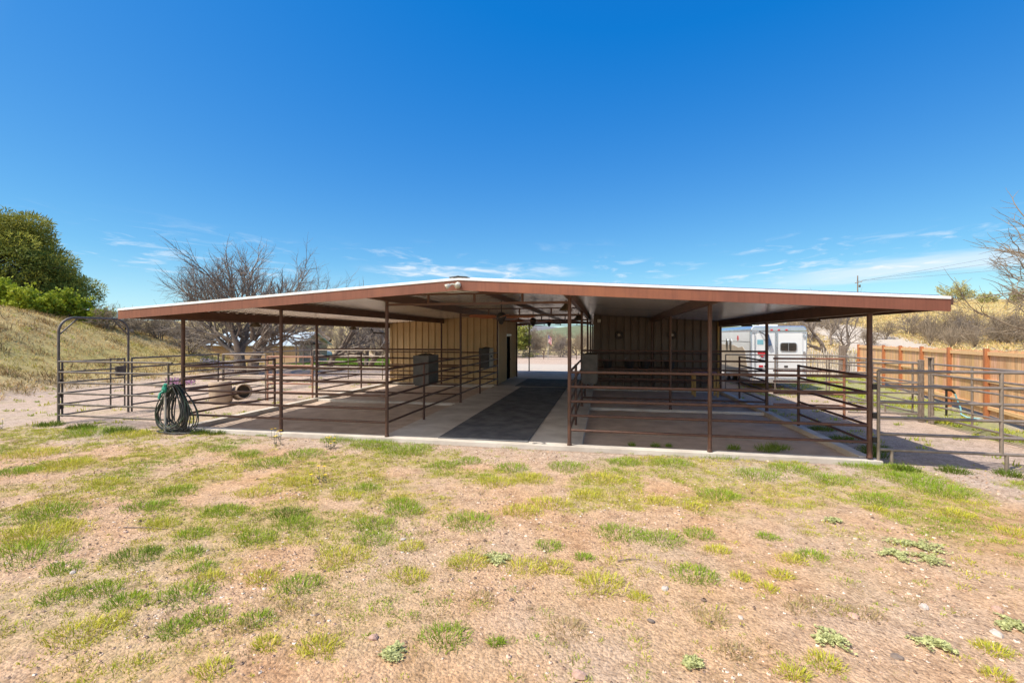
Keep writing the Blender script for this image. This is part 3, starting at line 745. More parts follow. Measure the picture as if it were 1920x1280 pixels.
# hydrant with blue hose, hose coil on faucet
hy = empty('yard_hydrant', (9.6, 15.2, -.13), 'dark yard hydrant with light blue hose before the cedar fence', 'hydrant')
MB().tube([(9.6, 15.2, -.15), (9.6, 15.2, .62)], .028, 8).build('standpipe', M['dark_metal'], hy)
MB().tube([(9.45, 15.2, .66), (9.6, 15.2, .63), (9.72, 15.18, .60), (9.78, 15.16, .52)], [.02, .04, .035, .025], 8).build('head', M['dark_metal'], hy)
MB().tube([(9.78, 15.16, .52), (9.84, 15.14, .3), (9.88, 15.1, .12), (9.86, 15.05, -.05), (9.9, 14.9, -.11), (10.1, 14.7, -.115)], .02, 8).build('hose', M['cyan'], hy)
fc = empty('hose_faucet', (-9.86, 8.66, -.13), 'pale standpipe faucet with green valve in front of the corner post', 'faucet')
MB().tube([(-9.86, 8.66, -.2), (-9.86, 8.66, .98)], .028, 10).build('standpipe', M['pipe'], fc)
mb = MB(); mb.tube([(-9.86, 8.66, .98), (-9.86, 8.66, 1.0), (-9.84, 8.64, 1.05)], .035, 10); mb.blob((-9.86, 8.64, .93), .06, .05, .09, 4, .15); mb.tube([(-9.86, 8.64, .9), (-9.89, 8.56, .84), (-9.90, 8.54, .72)], .03, 8)
mb.build('valve', M['green'], fc)
hc = empty('coiled_hose', (-9.78, 8.78, -.1), 'thick coil of dark garden hose hung on the sunny corner post', 'hose')
MB().tube([(-9.72, 8.965, 1.0), (-9.72, 8.80, 1.0), (-9.72, 8.70, 1.06)], .022, 8).build('hanger', M['dark_metal'], hc)
qh = random.Random(5)
def hose_loop(cx, cy, w, h, lean, rr=.014, tilt=0):
    pts = []
    zt_ = 1.03
    for k in range(41):
        a = 2*math.pi*k/40
        s_ = math.sin(a/2)**1.15
        z = zt_-h*(1-math.cos(a))/2
        x = cx+(-math.sin(a))*w*(.30+.70*(1-math.cos(a))/2)*1.0+lean*(1-math.cos(a))/2
        y = cy+tilt*(1-math.cos(a))/2+.02*math.sin(3*a+cx*40)
        pts.append((x, y, z))
    return pts
for k in range(18):
    w = qh.uniform(.22, .74); h = qh.uniform(.92, 1.13) if w > .2 else qh.uniform(.75, 1.1)
    lean = qh.uniform(-.14, .22); cx = -9.66+qh.uniform(-.09, .08)
    MB().tube(hose_loop(cx, 8.74+qh.uniform(-.08, .05), w, h, lean, tilt=qh.uniform(-.10, .06)), .0125, 7, cap=False).build('hose_turn', M['hose'] if k % 4 else M['hoseg'], hc)
mb = MB()
for k in range(3):
    pts = []
    r0 = qh.uniform(.25, .52); ex = qh.uniform(-.1, .2)
    for i in range(31):
        a = 2*math.pi*i/30*qh.uniform(.99, 1.01); x = -9.68+ex+r0*math.cos(a); y = 8.66+.16*math.sin(a)
        pts.append((x, y, tz(x, y)+.02+.012*k))
    mb.tube(pts, .0125, 7)
mb.build('ground_turn', M['hose'], hc)

# concrete planters in the run
def planter(c, r, h, lb, tilt):
    root = empty('concrete_pot', c, lb, 'pot', 'tan concrete pots in the sunny run')
    mb = MB(); mb.lathe([(0, 0), (r*.92, 0), (r, .06), (r, h-.05), (r*.97, h), (r*.86, h), (r*.84, h-.06), (r*.8, .08), (0, .08)], 24, c)
    o = mb.build('shell', M['clay'], root, fixn=True); o.rotation_euler = tilt
    mb = MB(); mb.lathe([(0, h-.12), (r*.83, h-.12)], 24, c); o2 = mb.build('soil', M['hayd'], root); o2.rotation_euler = tilt
planter((-12.45, 12.9, -.06), .33, .70, 'tan upright concrete pot striped by panel shadows', (0, R(-4), 0))
planter((-12.35, 13.5, .20), .26, .56, 'tan concrete pot tipped on its side with dark mouth', (R(80), 0, R(62)))

# ------------------------------------------------------------------ cedar fence
def cedar_fence():
    k, a0 = .265, 6.45
    d = Vector((k, 1, 0)).normalized(); P0 = Vector((a0+k*29.0, 29.0, 0)); d = -d     # runs from far end towards the camera
    nrm = Vector((-d.y, d.x, 0)); nrm = nrm if nrm.x < 0 else -nrm               # towards the pens
    root = empty('cedar_fence', P0+d*12, 'tall new cedar board fence with darker posts along the run', 'fence')
    nb = 8; L = 2.44
    V, Fq, Cq = [], [], []
    for i in range(nb):
        pa = P0+d*(L*i); pb = P0+d*(L*(i+1))
        za, zb = 1.66+.018*i, 1.66+.018*(i+1)
        for z in (.18, .92, za-.10):
            s_ = .03
            MB().bar(pa+nrm*.035+Vector((0,0,z)), pb+nrm*.035+Vector((0,0,z+.012)), .04, .10 if z > 1 else .09).build('fence_rail', M['cedarrail'], root)
        n = 17; w = L/n
        for j in range(n):
            u0 = pa+d*(w*j+.003); u1 = pa+d*(w*(j+1)-.003); t_ = nrm*.008; top = za+rnd.uniform(-.022, .022); b_ = len(V)
            z0 = -.02
            for q in (u0-t_, u1-t_, u1+t_, u0+t_): V.append((q.x, q.y, z0))
            for q in (u0-t_, u1-t_, u1+t_, u0+t_): V.append((q.x, q.y, top))
            Fq += [(b_,b_+1,b_+5,b_+4),(b_+1,b_+2,b_+6,b_+5),(b_+2,b_+3,b_+7,b_+6),(b_+3,b_,b_+4,b_+7),(b_+4,b_+5,b_+6,b_+7)]
            v = rnd.uniform(.62, 1.2); Cq += [(v, v*rnd.uniform(.90, 1.12), v*rnd.uniform(.8, 1.35), 1)]*8
    o = np_mesh('boards', V, Fq, M['cedar'], Cq, parent=root)
    for i in range(nb+1):
        p = P0+d*(L*i)+nrm*.06
        mb = MB(); mb.bar((p.x, p.y, -.25), (p.x, p.y, 1.70+.018*i), .10, .10, up=d); mb.build('fence_post', M['cedarpost'], root)
cedar_fence()

# stick fence and timber post
st = empty('stick_fence', (12.2, 30.0, 0), 'rough pale ocotillo stick fence beside the trailer', 'fence')
mb = MB(); q = random.Random(3)
for i in range(150):
    x = 9.6+i*.032; y = 30.0+q.uniform(-.06, .06); h = q.uniform(1.1, 1.5)
    mb.tube([(x, y, -.2), (x+q.uniform(-.05, .05), y, h*.5), (x+q.uniform(-.12, .12), y, h)], [.022, .02, .012], 5)
mb.build('sticks', M['stick'], st)
mb = MB(); mb.tube([(9.6, 30.03, .35), (14.3, 30.03, .38)], .012, 5); mb.tube([(9.6, 30.03, .9), (14.3, 30.03, .95)], .012, 5); mb.build('wire_strand', M['wire'], st)
o = MB().box(13.45, 13.75, 29.6, 29.85, -.2, 1.62).build('timber_post', M['dwood'], bevel=.02, origin=(13.6, 29.7, -.2)); tag(o, 'thick weathered timber post rising above the stick fence', 'post')

# ------------------------------------------------------------------ horse trailer
def trailer():
    x0, x1, yr, yf, zb, zt_ = 6.14, 8.27, 21.0, 28.6, .28, 2.58
    xm = (x0+x1)/2
    r = empty('horse_trailer', (xm, 24.5, -.13), 'white horse trailer with rounded silver roof seen from behind', 'trailer')
    rr = .16
    def outline(z0, z1, rad, inset=0):
        P = [(x0+inset, z0), (x1-inset, z0)]
        for k in range(7):
            a = k*math.pi/12; P.append((x1-inset-rad+rad*math.cos(a), z1-rad+rad*math.sin(a)))
        for k in range(7):
            a = math.pi/2+k*math.pi/12; P.append((x0+inset+rad+rad*math.cos(a), z1-rad+rad*math.sin(a)))
        return P
    MB().prism([(x0, zb), (x1, zb), (x1, zt_-.24), (x0, zt_-.24)], yf-yr, lambda u, v, w: (u, yr+w, v)).build('body', M['trailer'], r, fixn=True)
    P = outline(zt_-.238, zt_, .16)
    mb = MB(); mb.prism([(u-.012 if u < xm else u+.012, v) for u, v in P], yf-yr+.05, lambda u, v, w: (u, yr-.03+w, v)); mb.build('roof', M['alu'], r, bevel=.04, fixn=True)
    for x in (x0, x1): MB().box(x-.02, x+.02, yr-.025, yr+.10, zb, zt_-.24).build('corner_post', M['alu'], r)
    for z in (.62, 1.25, 1.9): MB().box(x0-.008, x0-.002, yr+.1, yf-.1, z, z+.025).build('side_trim', M['alu'], r)
    MB().box(x0+.02, x1-.02, yr-.034, yr-.004, zt_-.275, zt_-.245).build('rear_trim', M['alu'], r)
    MB().box(x0+.95, x0+1.04, yr-.034, yr-.004, zb+.1, zt_-.29).build('door_frame', M['alu'], r)
    # rear doors
    y = yr-.03
    dl = MB().box(x0+.22, x0+.93, y, y+.028, zb+.12, zt_-.30).build('door', M['trailer'], r, bevel=.012)
    dr = MB().box(x0+1.06, x1-.14, y, y+.028, zb+.12, zt_-.30).build('door', M['trailer'], r, bevel=.012)
    MB().tube([(x0+1.0, y-.02, zb+.2), (x0+1.0, y-.02, zt_-.30)], .018, 8).build('lock_rod', M['alu'], r)
    MB().tube([(x0+.14, y-.02, zb+.2), (x0+.14, y-.02, zt_-.30)], .014, 8).build('lock_rod', M['alu'], r)
    for z in (.7, 1.4, 2.1): MB().box(x1-.13, x1-.05, y-.02, y-.001, z, z+.12).build('hinge', M['alu'], r)
    # window with rounded corners
    wx0, wx1, wz0, wz1 = x0+1.14, x0+1.74, 1.53, 1.86
    def rrect(a, b_, c_, d_, rad, n=5):
        out = []
        for cx, cz, s_ in ((b_-rad, d_-rad, 0), (a+rad, d_-rad, 1), (a+rad, c_+rad, 2), (b_-rad, c_+rad, 3)):
            for k in range(n+1):
                t = (s_+k/n)*math.pi/2; out.append((cx+rad*math.cos(t), cz+rad*math.sin(t)))
        return out
    wf = MB().prism(rrect(wx0-.03, wx1+.03, wz0-.03, wz1+.03, .10), .014, lambda u, v, w: (u, y-.018+w, v)).build('window', M['alu'], dr, fixn=True)
    MB().prism(rrect(wx0, wx1, wz0, wz1, .08), .006, lambda u, v, w: (u, y-.026+w, v)).build('pane', M['glass'], wf, fixn=True)
    MB().box((wx0+wx1)/2-.008, (wx0+wx1)/2+.008, y-.034, y-.027, wz0, wz1).build('mullion', M['alu'], wf)
    for x in (.80, 1.08, 1.37): MB().box(x0+x-.045, x0+x+.045, yr-.055, yr-.031, zt_-.20, zt_-.14).build('marker_light', M['red'], r, bevel=.008)
    for x in (x0+.30, ): MB().box(x, x+.17, y-.016, y-.001, .84, .92).build('tail_light', M['red'], dl)
    MB().box(x0+.52, x0+.66, y-.012, y-.001, .84, .92).build('plate', M['dplastic'], dl)
    MB().box(x0+1.28, x0+1.42, y-.012, y-.001, .84, .92).build('plate', M['dplastic'], dr)
    MB().box(x0+.24, x0+.48, y-.008, y-.001, 1.80, 2.0).build('cyan_sticker', M['cyan'], dl)
    mb = MB(); ring = []
    for k in range(13):
        a = 2*math.pi*k/12; ring.append((x0+.47+.13*math.cos(a), y-.006, 1.18+.05*math.sin(a)))
    mb.tube(ring, .006, 5); mb.build('oval_badge', M['dplastic'], dl)
    # heart
    hp = []
    for k in range(24):
        t = 2*math.pi*k/24
        hp.append((x0+.43+.0115*16*math.sin(t)**3*1.0, 1.40+.009*(13*math.cos(t)-5*math.cos(2*t)-2*math.cos(3*t)-math.cos(4*t))))
    MB().prism(hp, .03, lambda u, v, w: (u, y-.035+w, v)).build('heart_sign', M['red'], dl, fixn=True)
    # side (facing the barn)
    MB().prism([(yr+.35, zb+.1), (yf-.2, zb+.1), (yf-.2, 1.75), (yr+2.6, 1.72), (yr+1.8, 1.62), (yr+1.2, 1.68), (yr+.8, 1.5)], .012, lambda u, v, w: (x0-.014+w, u, v)).build('side_panel', M['tbeige'], r, fixn=True)
    for ya in (24.1, 24.75):
        w_ = MB().prism([(ya+.2*math.cos(t), 1.72+.33*math.sin(t)) for t in [i*math.pi/9 for i in range(18)]], .012, lambda u, v, w: (x0-.03+w, u, v)).build('window', M['alu'], r, fixn=True)
        MB().prism([(ya+.15*math.cos(t), 1.72+.28*math.sin(t)) for t in [i*math.pi/9 for i in range(18)]], .006, lambda u, v, w: (x0-.038+w, u, v)).build('pane', M['glass'], w_, fixn=True)
    MB().prism([(22.9, 1.92), (23.05, 2.02), (23.0, 2.15), (22.9, 2.19), (22.8, 2.15), (22.75, 2.02)], .006, lambda u, v, w: (x0-.008+w, u, v)).build('red_badge', M['red'], r, fixn=True)
    for xx in (x0+.16, x1-.16):
        for ya in (24.2, 25.1):
            w_ = MB().lathe([(0, -.1), (.24, -.1), (.36, -.09), (.38, -.05), (.38, .05), (.36, .09), (.24, .1), (0, .1)], 20, (xx, ya, .25), 'x').build('wheel', M['tyre'], r, fixn=True)
            s_ = -1 if xx < xm else 1
            MB().lathe([(0, s_*.112), (.2, s_*.112), (.21, s_*.101)], 16, (xx, ya, .25), 'x').build('rim', M['alu'], w_)
    MB().box(x0+.02, x1-.02, yr-.05, yr+.02, zb-.10, zb+.10).build('bumper', M['alu'], r, bevel=.01)
    for y_, z_ in ((22.2, 2.6), (24, 2.6)): MB().box(xm-.3, xm+.3, y_-.3, y_+.3, z_-.02, z_+.06).build('roof_vent', M['trailer'], r, bevel=.02)
    MB().tube([(xm, yf, .45), (xm, yf+1.2, .45)], .06, 8).build('tongue', M['dark_metal'], r)
    MB().tube([(xm, yf+1.0, -.13), (xm, yf+1.0, .7)], .04, 8).build('jack', M['dark_metal'], r)
trailer()
bg = empty('hanging_bag', (6.72, 20.9, 2.05), 'blue cloth bag hanging on the trailer rear door', 'bag')
MB().tube([(6.48, 20.955, 2.33), (6.5, 20.85, 2.3), (6.62, 20.84, 2.22), (6.78, 20.86, 2.22)], .02, 6).build('strap', M['dark_metal'], bg)
mb = MB(); mb.prism([(6.64, 2.22), (6.80, 2.24), (6.92, 1.76), (6.74, 1.72)], .09, lambda u, v, w: (u, 20.84+w, v)); mb.build('cloth', M['bluebag'], bg, bevel=.03, fixn=True)

# ------------------------------------------------------------------ small house behind the runs
def house():
    r = empty('farm_shed', (-29, 35.2, -.3), 'low tan shed with pale blue metal roof behind the bare mesquite', 'shed')
    x0, x1, y0, y1, zb, ze, zrg = -34.0, -25.3, 34.2, 38.2, -.5, 1.46, 2.45
    ym = (y0+y1)/2
    MB().prism([(y0, zb), (y1, zb), (y1, ze), (ym, zrg), (y0, ze)], x1-x0, lambda u, v, w: (x0+w, u, v)).build('wall', M['stucco'], r, fixn=True)
    e = .35
    for (ya, yb_) in ((y0-e, ym), (y1+e, ym)):
        za = ze-(zrg-ze)/(ym-y0)*e
        mb = MB(); n = 40
        vs = []
        mb.add([(x0-.3, ya, za+.03), (x1+.3, ya, za+.03), (x1+.3, yb_, zrg+.03), (x0-.3, yb_, zrg+.03), (x0-.3, ya, za+.09), (x1+.3, ya, za+.09), (x1+.3, yb_, zrg+.09), (x0-.3, yb_, zrg+.09)],
               [(0,3,2,1),(4,5,6,7),(0,1,5,4),(1,2,6,5),(2,3,7,6),(3,0,4,7)])
        for i in range(18):
            x = x0-.25+i*(x1-x0+.5)/17
            mb.bar((x, ya, za+.10), (x, yb_, zrg+.10), .03, .03)
        mb.build('roof', M['roofblue'], r)
    MB().box(-27.6, -26.7, y0-.03, y0-.002, -.3, 1.3).build('door', M['stucco'], r)
house()
# dark roofed feeder on posts
rf = empty('hay_rack', (-20.3, 28.3, -.3), 'small dark thatch topped hay rack beyond the sunny runs', 'hay rack')
mb = MB(); mb.prism([(-.75, 0), (.75, 0), (.8, .16), (.5, .30), (-.5, .30), (-.8, .16)], 1.1, lambda u, v, w: (-20.3+u, 27.8+w, 1.55+v)); mb.build('roof', M['hayd'], rf, bevel=.05, fixn=True)
for x in (-20.9, -19.7):
    for y in (27.95, 28.75): MB().tube([(x, y, -.35), (x, y, 1.56)], .05, 7).build('leg', M['dwood'], rf)

# path by lawn
o = MB().box(-30, -10.4, 29.6, 30.5, -.4, -.105).build('path', M['concrete']); tag(o, 'pale concrete path beside the lawn', 'path', kind='structure')

# ------------------------------------------------------------------ pony on the lawn
def pony(c):
    r = empty('pony', c, 'pale pony with dark legs standing on the green lawn', 'pony')
    def skin(name, pts, edges, rad, m):
        me = bpy.data.meshes.new(name); me.from_pydata(pts, edges, []); me.materials.append(m)
        o = bpy.data.objects.new(name, me); COL.objects.link(o); o.parent = r
        sk = o.modifiers.new('skin', 'SKIN'); ss = o.modifiers.new('sub', 'SUBSURF'); ss.levels = ss.render_levels = 2
        for i, q in enumerate(rad): me.skin_vertices[0].data[i].radius = q if isinstance(q, tuple) else (q, q)
        me.skin_vertices[0].data[0].use_root = True
        for p in me.polygons: p.use_smooth = True
        return o
    # body along local -Y (head towards the camera, lowered)
    pts = [(0,.45,.86),(0,.1,.82),(0,-.35,.86),(0,-.58,1.0),(0,-.78,1.16),(0,-.92,1.10),(0,-1.08,.92),(0,.62,.80),
           (.13,.5,.62),(.14,.56,.40),(.13,.50,.02),(-.13,.5,.62),(-.14,.62,.40),(-.13,.56,.02),
           (.13,-.38,.60),(.13,-.38,.36),(.13,-.40,.02),(-.13,-.38,.60),(-.13,-.40,.36),(-.13,-.38,.02)]
    ed = [(0,1),(1,2),(2,3),(3,4),(4,5),(5,6),(0,7),(0,8),(8,9),(9,10),(0,11),(11,12),(12,13),(2,14),(14,15),(15,16),(2,17),(17,18),(18,19)]
    rad = [.23,.25,.22,.15,.11,.10,.06,.16,.11,.06,.05,.11,.06,.05,.10,.055,.05,.10,.055,.05]
    skin('body', pts, ed, rad, M['white_horse'])
    mb = MB()
    for x, y in ((.13,.5),(-.13,.56),(.13,-.40),(-.13,-.38)):
        mb.tube([(x+c[0], y+c[1], c[2]+.02), (x+c[0], y+c[1], c[2]+.12), (x*1.03+c[0], y+c[1]+.03, c[2]+.44)], [.072,.066,.08], 10)
    mb.build('leg_marking', M['dark_coat'], r)
    mb = MB()
    for s_ in (-1, 1): mb.tube([(c[0]+s_*.06, c[1]-.80, c[2]+1.22), (c[0]+s_*.08, c[1]-.80, c[2]+1.36)], [.035, .008], 6)
    mb.build('ears', M['white_horse'], r)
    MB().tube([(c[0], c[1]+.74, c[2]+.86), (c[0], c[1]+.86, c[2]+.6), (c[0], c[1]+.84, c[2]+.25)], [.05, .07, .02], 8).build('tail', M['dark_coat'], r)
pony((-26.0, 39.2, tz(-26.0, 39.2)))

# ------------------------------------------------------------------ far pipe fence, flag, utility pole
def far_fence():
    r = empty('paddock_fence', (-4, 50, tz(-4, 50)), 'long low pipe paddock fence beyond the pale gravel drive', 'fence')
    for z in (.05, .28, .50, .72): MB().tube([(-26, 50, tz(-26, 50)+z+.15), (-14, 50, tz(-14, 50)+z+.15), (0, 50, tz(0, 50)+z+.15), (12, 50, tz(0, 50)+z+.15)], .036, 6).build('rail', M['dgrey'], r)
    for i in range(11):
        x = -24.5+i*3.6; MB().tube([(x, 50, tz(0, 50)-.2), (x, 50, tz(0, 50)+1.0)], .045, 6).build('fence_post', M['brown'], r)
far_fence()
fg = empty('flag_pole', (-5.9, 49.0, tz(-5.9, 49)), 'small striped red and white flag on a pole beyond the aisle', 'flag')
fx, fy = -5.9, 49.0
MB().tube([(fx, fy, -.5), (fx, fy, 2.35)], .03, 7).build('pole', M['pipe'], fg)
def flagpart():
    n, mrow = 10, 13
    for nm, colr in (('red_stripes', (.50,.03,.05)), ('white_stripes', (.75,.72,.70))):
        m = mat(nm, colr); mb = MB()
        for j in range(mrow):
            if (j % 2 == 0) != (nm == 'red_stripes'): continue
            for i in range(n):
                def P(u, v): return (fx+.03+.34*u, fy+.05*math.sin(u*9+v*2), 2.28-.78*v-.12*u*u-.20*u)
                mb.add([P(i/n, j/mrow), P((i+1)/n, j/mrow), P((i+1)/n, (j+1)/mrow), P(i/n, (j+1)/mrow)], [(0, 1, 2, 3)])
        mb.build(nm, m, fg)
    m = mat('flag_blue', (.06,.08,.22)); mb = MB()
    for i in range(4):
        def P(u, v): return (fx+.03+.34*u, fy-.012+.05*math.sin(u*9+v*2), 2.28-.78*v-.12*u*u-.20*u)
        mb.add([P(i/10, 0), P((i+1)/10, 0), P((i+1)/10, .46), P(i/10, .46)], [(0, 1, 2, 3)])
    mb.build('canton', m, fg)
flagpart()
up = empty('utility_pole', (38, 75.5, tz(38, 75.5)), 'wooden utility pole rising behind the barn roof', 'utility pole')
def pole_at():
    x, y = 36.3, 75.0
    z0 = tz(x, y)-.3; zt_ = 11.0
    up.location = (x, y, z0)
    MB().tube([(x, y, z0), (x, y, zt_)], [.10, .07], 9).build('mast', M['utility'], up)
    MB().bar((x+.1, y-.9, zt_-1.0), (x+.1, y+.9, zt_-1.0), .07, .08).build('crossarm', M['utility'], up)
    mb = MB()
    for d in (-.8, 0, .8): mb.lathe([(0, 0), (.05, 0), (.06, .08), (.03, .14), (0, .14)], 8, (x+.1, y+d, zt_-.93))
    mb.build('insulator', M['alu'], up)
    MB().lathe([(0, -.3), (.12, -.3), (.13, 0), (.10, .05), (0, .05)], 10, (x+.26, y, zt_-1.4)).build('transformer', M['dgrey'], up)
    wr = empty('power_lines', (x+18, y-22, 11), 'thin sagging power lines from the utility pole past the bare tree', 'wires')
    for d, z1, sag in ((-.8, 15.3, .9), (.8, 17.6, .8), (0, 12.2, .9)):
        a = Vector((x+.1, y+d, zt_-.8)); b_ = Vector((x+34, y-36+d*2, z1)); pts = []
        for k in range(25):
            t = k/24; p = a.lerp(b_, t); p.z -= sag*4*t*(1-t); pts.append(p)
        MB().tube(pts, .013, 5).build('wire', M['wire'], wr)
pole_at()

# ------------------------------------------------------------------ trees
class Tubes:
    def __init__(s): s.V = []; s.F = []; s.n = 0
    def add(s, pts, rad, n):
        P = np.array(pts, float); k = len(P)
        D = np.empty_like(P); D[1:-1] = P[2:]-P[:-2]; D[0] = P[1]-P[0]; D[-1] = P[-1]-P[-2]
        D /= np.linalg.norm(D, axis=1)[:, None]+1e-9
        ref = np.array([.31, .77, .55]); 
        A = np.cross(D, ref); A /= np.linalg.norm(A, axis=1)[:, None]+1e-9; B = np.cross(D, A)
        th = np.arange(n)*2*math.pi/n
        ring = (A[:, None, :]*np.cos(th)[None, :, None]+B[:, None, :]*np.sin(th)[None, :, None])*np.array(rad)[:, None, None]+P[:, None, :]
        s.V.append(ring.reshape(-1, 3))
        i = np.arange(k-1)[:, None]*n; j = np.arange(n)[None, :]; j2 = (j+1) % n
        s.F.append(np.stack([i+j, i+j2, i+n+j2, i+n+j], -1).reshape(-1, 4)+s.n); s.n += k*n
    def build(s, name, m, parent):
        V = np.concatenate(s.V); Fq = np.concatenate(s.F)
        return np_mesh(name, V, Fq, m, parent=parent, smooth=True)

def bare_tree(root, seed, stems, levels, kids, ratio, m_trunk, m_twig, seg=.35, trop=.05, wob=.22, twig=.006, ang=(25, 62), split=1, tips=None, minr=.0):
    """stems: list of (base point, direction, length, radius)."""
    q = random.Random(seed); tr = Tubes(); tw = Tubes()
    def rec(p, d, L, r, lev):
        n = max(3, min(9, int(L/seg)+1)); pts = [p.copy()]; dirs = [d.copy()]
        for i in range(n):
            d = d+Vector((q.gauss(0, wob), q.gauss(0, wob), q.gauss(0, wob)*.7+trop)); d.normalize()
            p = p+d*(L/n); pts.append(p.copy()); dirs.append(d.copy())
        rend = max(r*(.55 if lev < levels-1 else .35), minr)
        rad = [r+(rend-r)*i/n for i in range(n+1)]
        (tr if lev <= split else tw).add([tuple(v) for v in pts], rad, 8 if lev == 0 else (6 if lev == 1 else (4 if lev < levels-1 else 3)))
        if lev >= levels-1:
            if tips is not None: tips.append((pts, lev))
            return
        k = kids[lev]
        for j in range(k):
            t = (.28+.72*(j+q.random()*.8)/k) if lev else (.35+.65*(j+.6*q.random())/k)
            t = min(t, .99); i = min(int(t*n), n-1); f = t*n-i
            pp = pts[i].lerp(pts[i+1], f); dd = dirs[i]
            ax = dd.orthogonal().normalized(); ax.rotate(Matrix.Rotation(q.uniform(0, 2*math.pi), 3, dd))
            nd = dd.copy(); nd.rotate(Matrix.Rotation(R(q.uniform(*ang)), 3, ax))
            rec(pp, nd, L*q.uniform(ratio[0], ratio[1])*(1.12-.35*t), max(rad[i]*q.uniform(.5, .72), twig), lev+1)
        # leader continues
        rec(pts[-1], dirs[-1], L*q.uniform(ratio[0], ratio[1]), max(rend, twig), lev+1)
    for b, d, L, r in stems: rec(Vector(b), Vector(d).normalized(), L, r, 0)
    tr.build('trunk', m_trunk, root)
    if tw.n: tw.build('branches', m_twig, root)

def leaf_quads(P, size, seed, cols, aspect=.5, up=.0, nrm=None, flat=False):
    g_ = np.random.RandomState(seed); n = len(P)
    a = g_.normal(size=(n, 3)); a[:, 2] += up
    if nrm is not None: a += nrm
    a /= np.linalg.norm(a, axis=1)[:, None]+1e-9
    b = np.cross(a, (g_.normal(size=(n, 3))*.35+np.array([0, 0, 1])) if flat else g_.normal(size=(n, 3))); b /= np.linalg.norm(b, axis=1)[:, None]+1e-9
    if flat: a[:, 2] = np.abs(a[:, 2])*.35+.1; a /= np.linalg.norm(a, axis=1)[:, None]; b = np.cross(a, g_.normal(size=(n, 3))*.3+np.array([0, 0, 1])); b /= np.linalg.norm(b, axis=1)[:, None]
    s = size*g_.uniform(.6, 1.35, (n, 1)); A = a*s; B = b*s*aspect
    V = np.stack([P-B*.4, P+A*.5-B, P+A, P+A*.5+B], 1).reshape(-1, 3)
    return V, np.arange(4*n).reshape(n, 4), np.repeat(cols, 4, 0)

def pine(c, label):
    r = empty('pine_tree', c, label, 'tree')
    cx, cy, cz = c; q = np.random.RandomState(4)
    mb = Tubes(); mb.add([(cx, cy, cz-.3), (cx+.1, cy, cz+2), (cx-.1, cy+.1, cz+5), (cx, cy, cz+7.4)], [.32, .27, .18, .05], 9)
    puffs = []
    for i in range(330):
        u = q.uniform(-1, 1); ph = q.uniform(0, 2*math.pi); hz = q.uniform(-.06, 1)
        rad = 4.7*(1-abs(hz-.32)**1.7*1.15 if hz > .32 else .98+.06*hz)*q.uniform(.35, 1.0)**.5
        rad = max(rad, .5)*(1-.25*max(0, hz-.75))
        puffs.append((cx+rad*math.cos(ph), cy+rad*math.sin(ph), cz+.2+6.6*hz+q.normal()*.2, q.uniform(.6, 1.2)))
    P, Cc, Nn = [], [], []
    for (x, y, z, s) in puffs:
        n = int(380*s*s+90); d = q.normal(size=(n, 3)); d /= np.linalg.norm(d, axis=1)[:, None]
        rr = q.uniform(.45, 1, (n, 1))**.5*s
        P.append(np.array([x, y, z])+d*rr*np.array([1, 1, .72])); Nn.append(d*1.2+np.array([0, 0, .5]))
        t = q.uniform(.75, 1.25)*np.ones((n, 1)); hue = q.uniform(0, 1)
        base = np.array([[.18, .22, .045]])*(1-hue)+np.array([[.46, .42, .07]])*hue
        Cc.append(np.concatenate([base*t*q.uniform(.7, 1.3, (n, 1)), np.ones((n, 1))], 1))
        mb.add([(cx, cy, max(cz+1, z-1.2)), ((cx+x)/2, (cy+y)/2, z-.5), (x, y, z)], [.07, .045, .015], 4)
    mb.build('trunk', M['bark'], r)
    V, Fq, K = leaf_quads(np.concatenate(P), .26, 5, np.concatenate(Cc), .10, nrm=np.concatenate(Nn))
    np_mesh('crown', V, Fq, M['leaf'], K, parent=r)

def leafy_bush(c, w, h, label, seed, c1, c2, dens=1.0, lsize=.13, name='leafy_bush', group=None, bark='bark', twg='twig'):
    r = empty(name, c, label, 'bush' if name == 'leafy_bush' else 'tree', group)
    tips = []; stems = []; q = random.Random(seed)
    for i in range(7):
        a = q.uniform(0, 2*math.pi); b = q.uniform(.2, .95)
        stems.append(((c[0]+.15*math.cos(a), c[1]+.15*math.sin(a), c[2]-.1), (math.cos(a)*b*w/h*.8, math.sin(a)*b*w/h*.8, 1), h*q.uniform(.42, .55), .035*h/2.5))
    bare_tree(r, seed, stems, 4, [4, 4, 3], (.5, .75), M[bark], M[twg], seg=.3, trop=.04, twig=.006, tips=tips)
    P = []; g_ = np.random.RandomState(seed)
    for pts, lev in tips:
        A = np.array([tuple(p) for p in pts]); k = max(1, int(9*dens))
        t = g_.uniform(0, len(A)-1.001, k); i = t.astype(int); f = (t-i)[:, None]
        P.append(A[i]*(1-f)+A[i+1]*f+g_.normal(size=(k, 3))*.07)
    P = np.concatenate(P); n = len(P); u = g_.uniform(0, 1, (n, 1)); u = np.clip(u*.7+.5*fbm(P[:, 0]*1.5, P[:, 2]*1.5, seed)[:, None]-.1, 0, 1)
    K = np.concatenate([np.array([c1])*(1-u)+np.array([c2])*u, np.ones((n, 1))], 1)
    V, Fq, K = leaf_quads(P, lsize, seed, K, .42, .3); np_mesh('foliage', V, Fq, M['leaf'], K, parent=r)
    return r

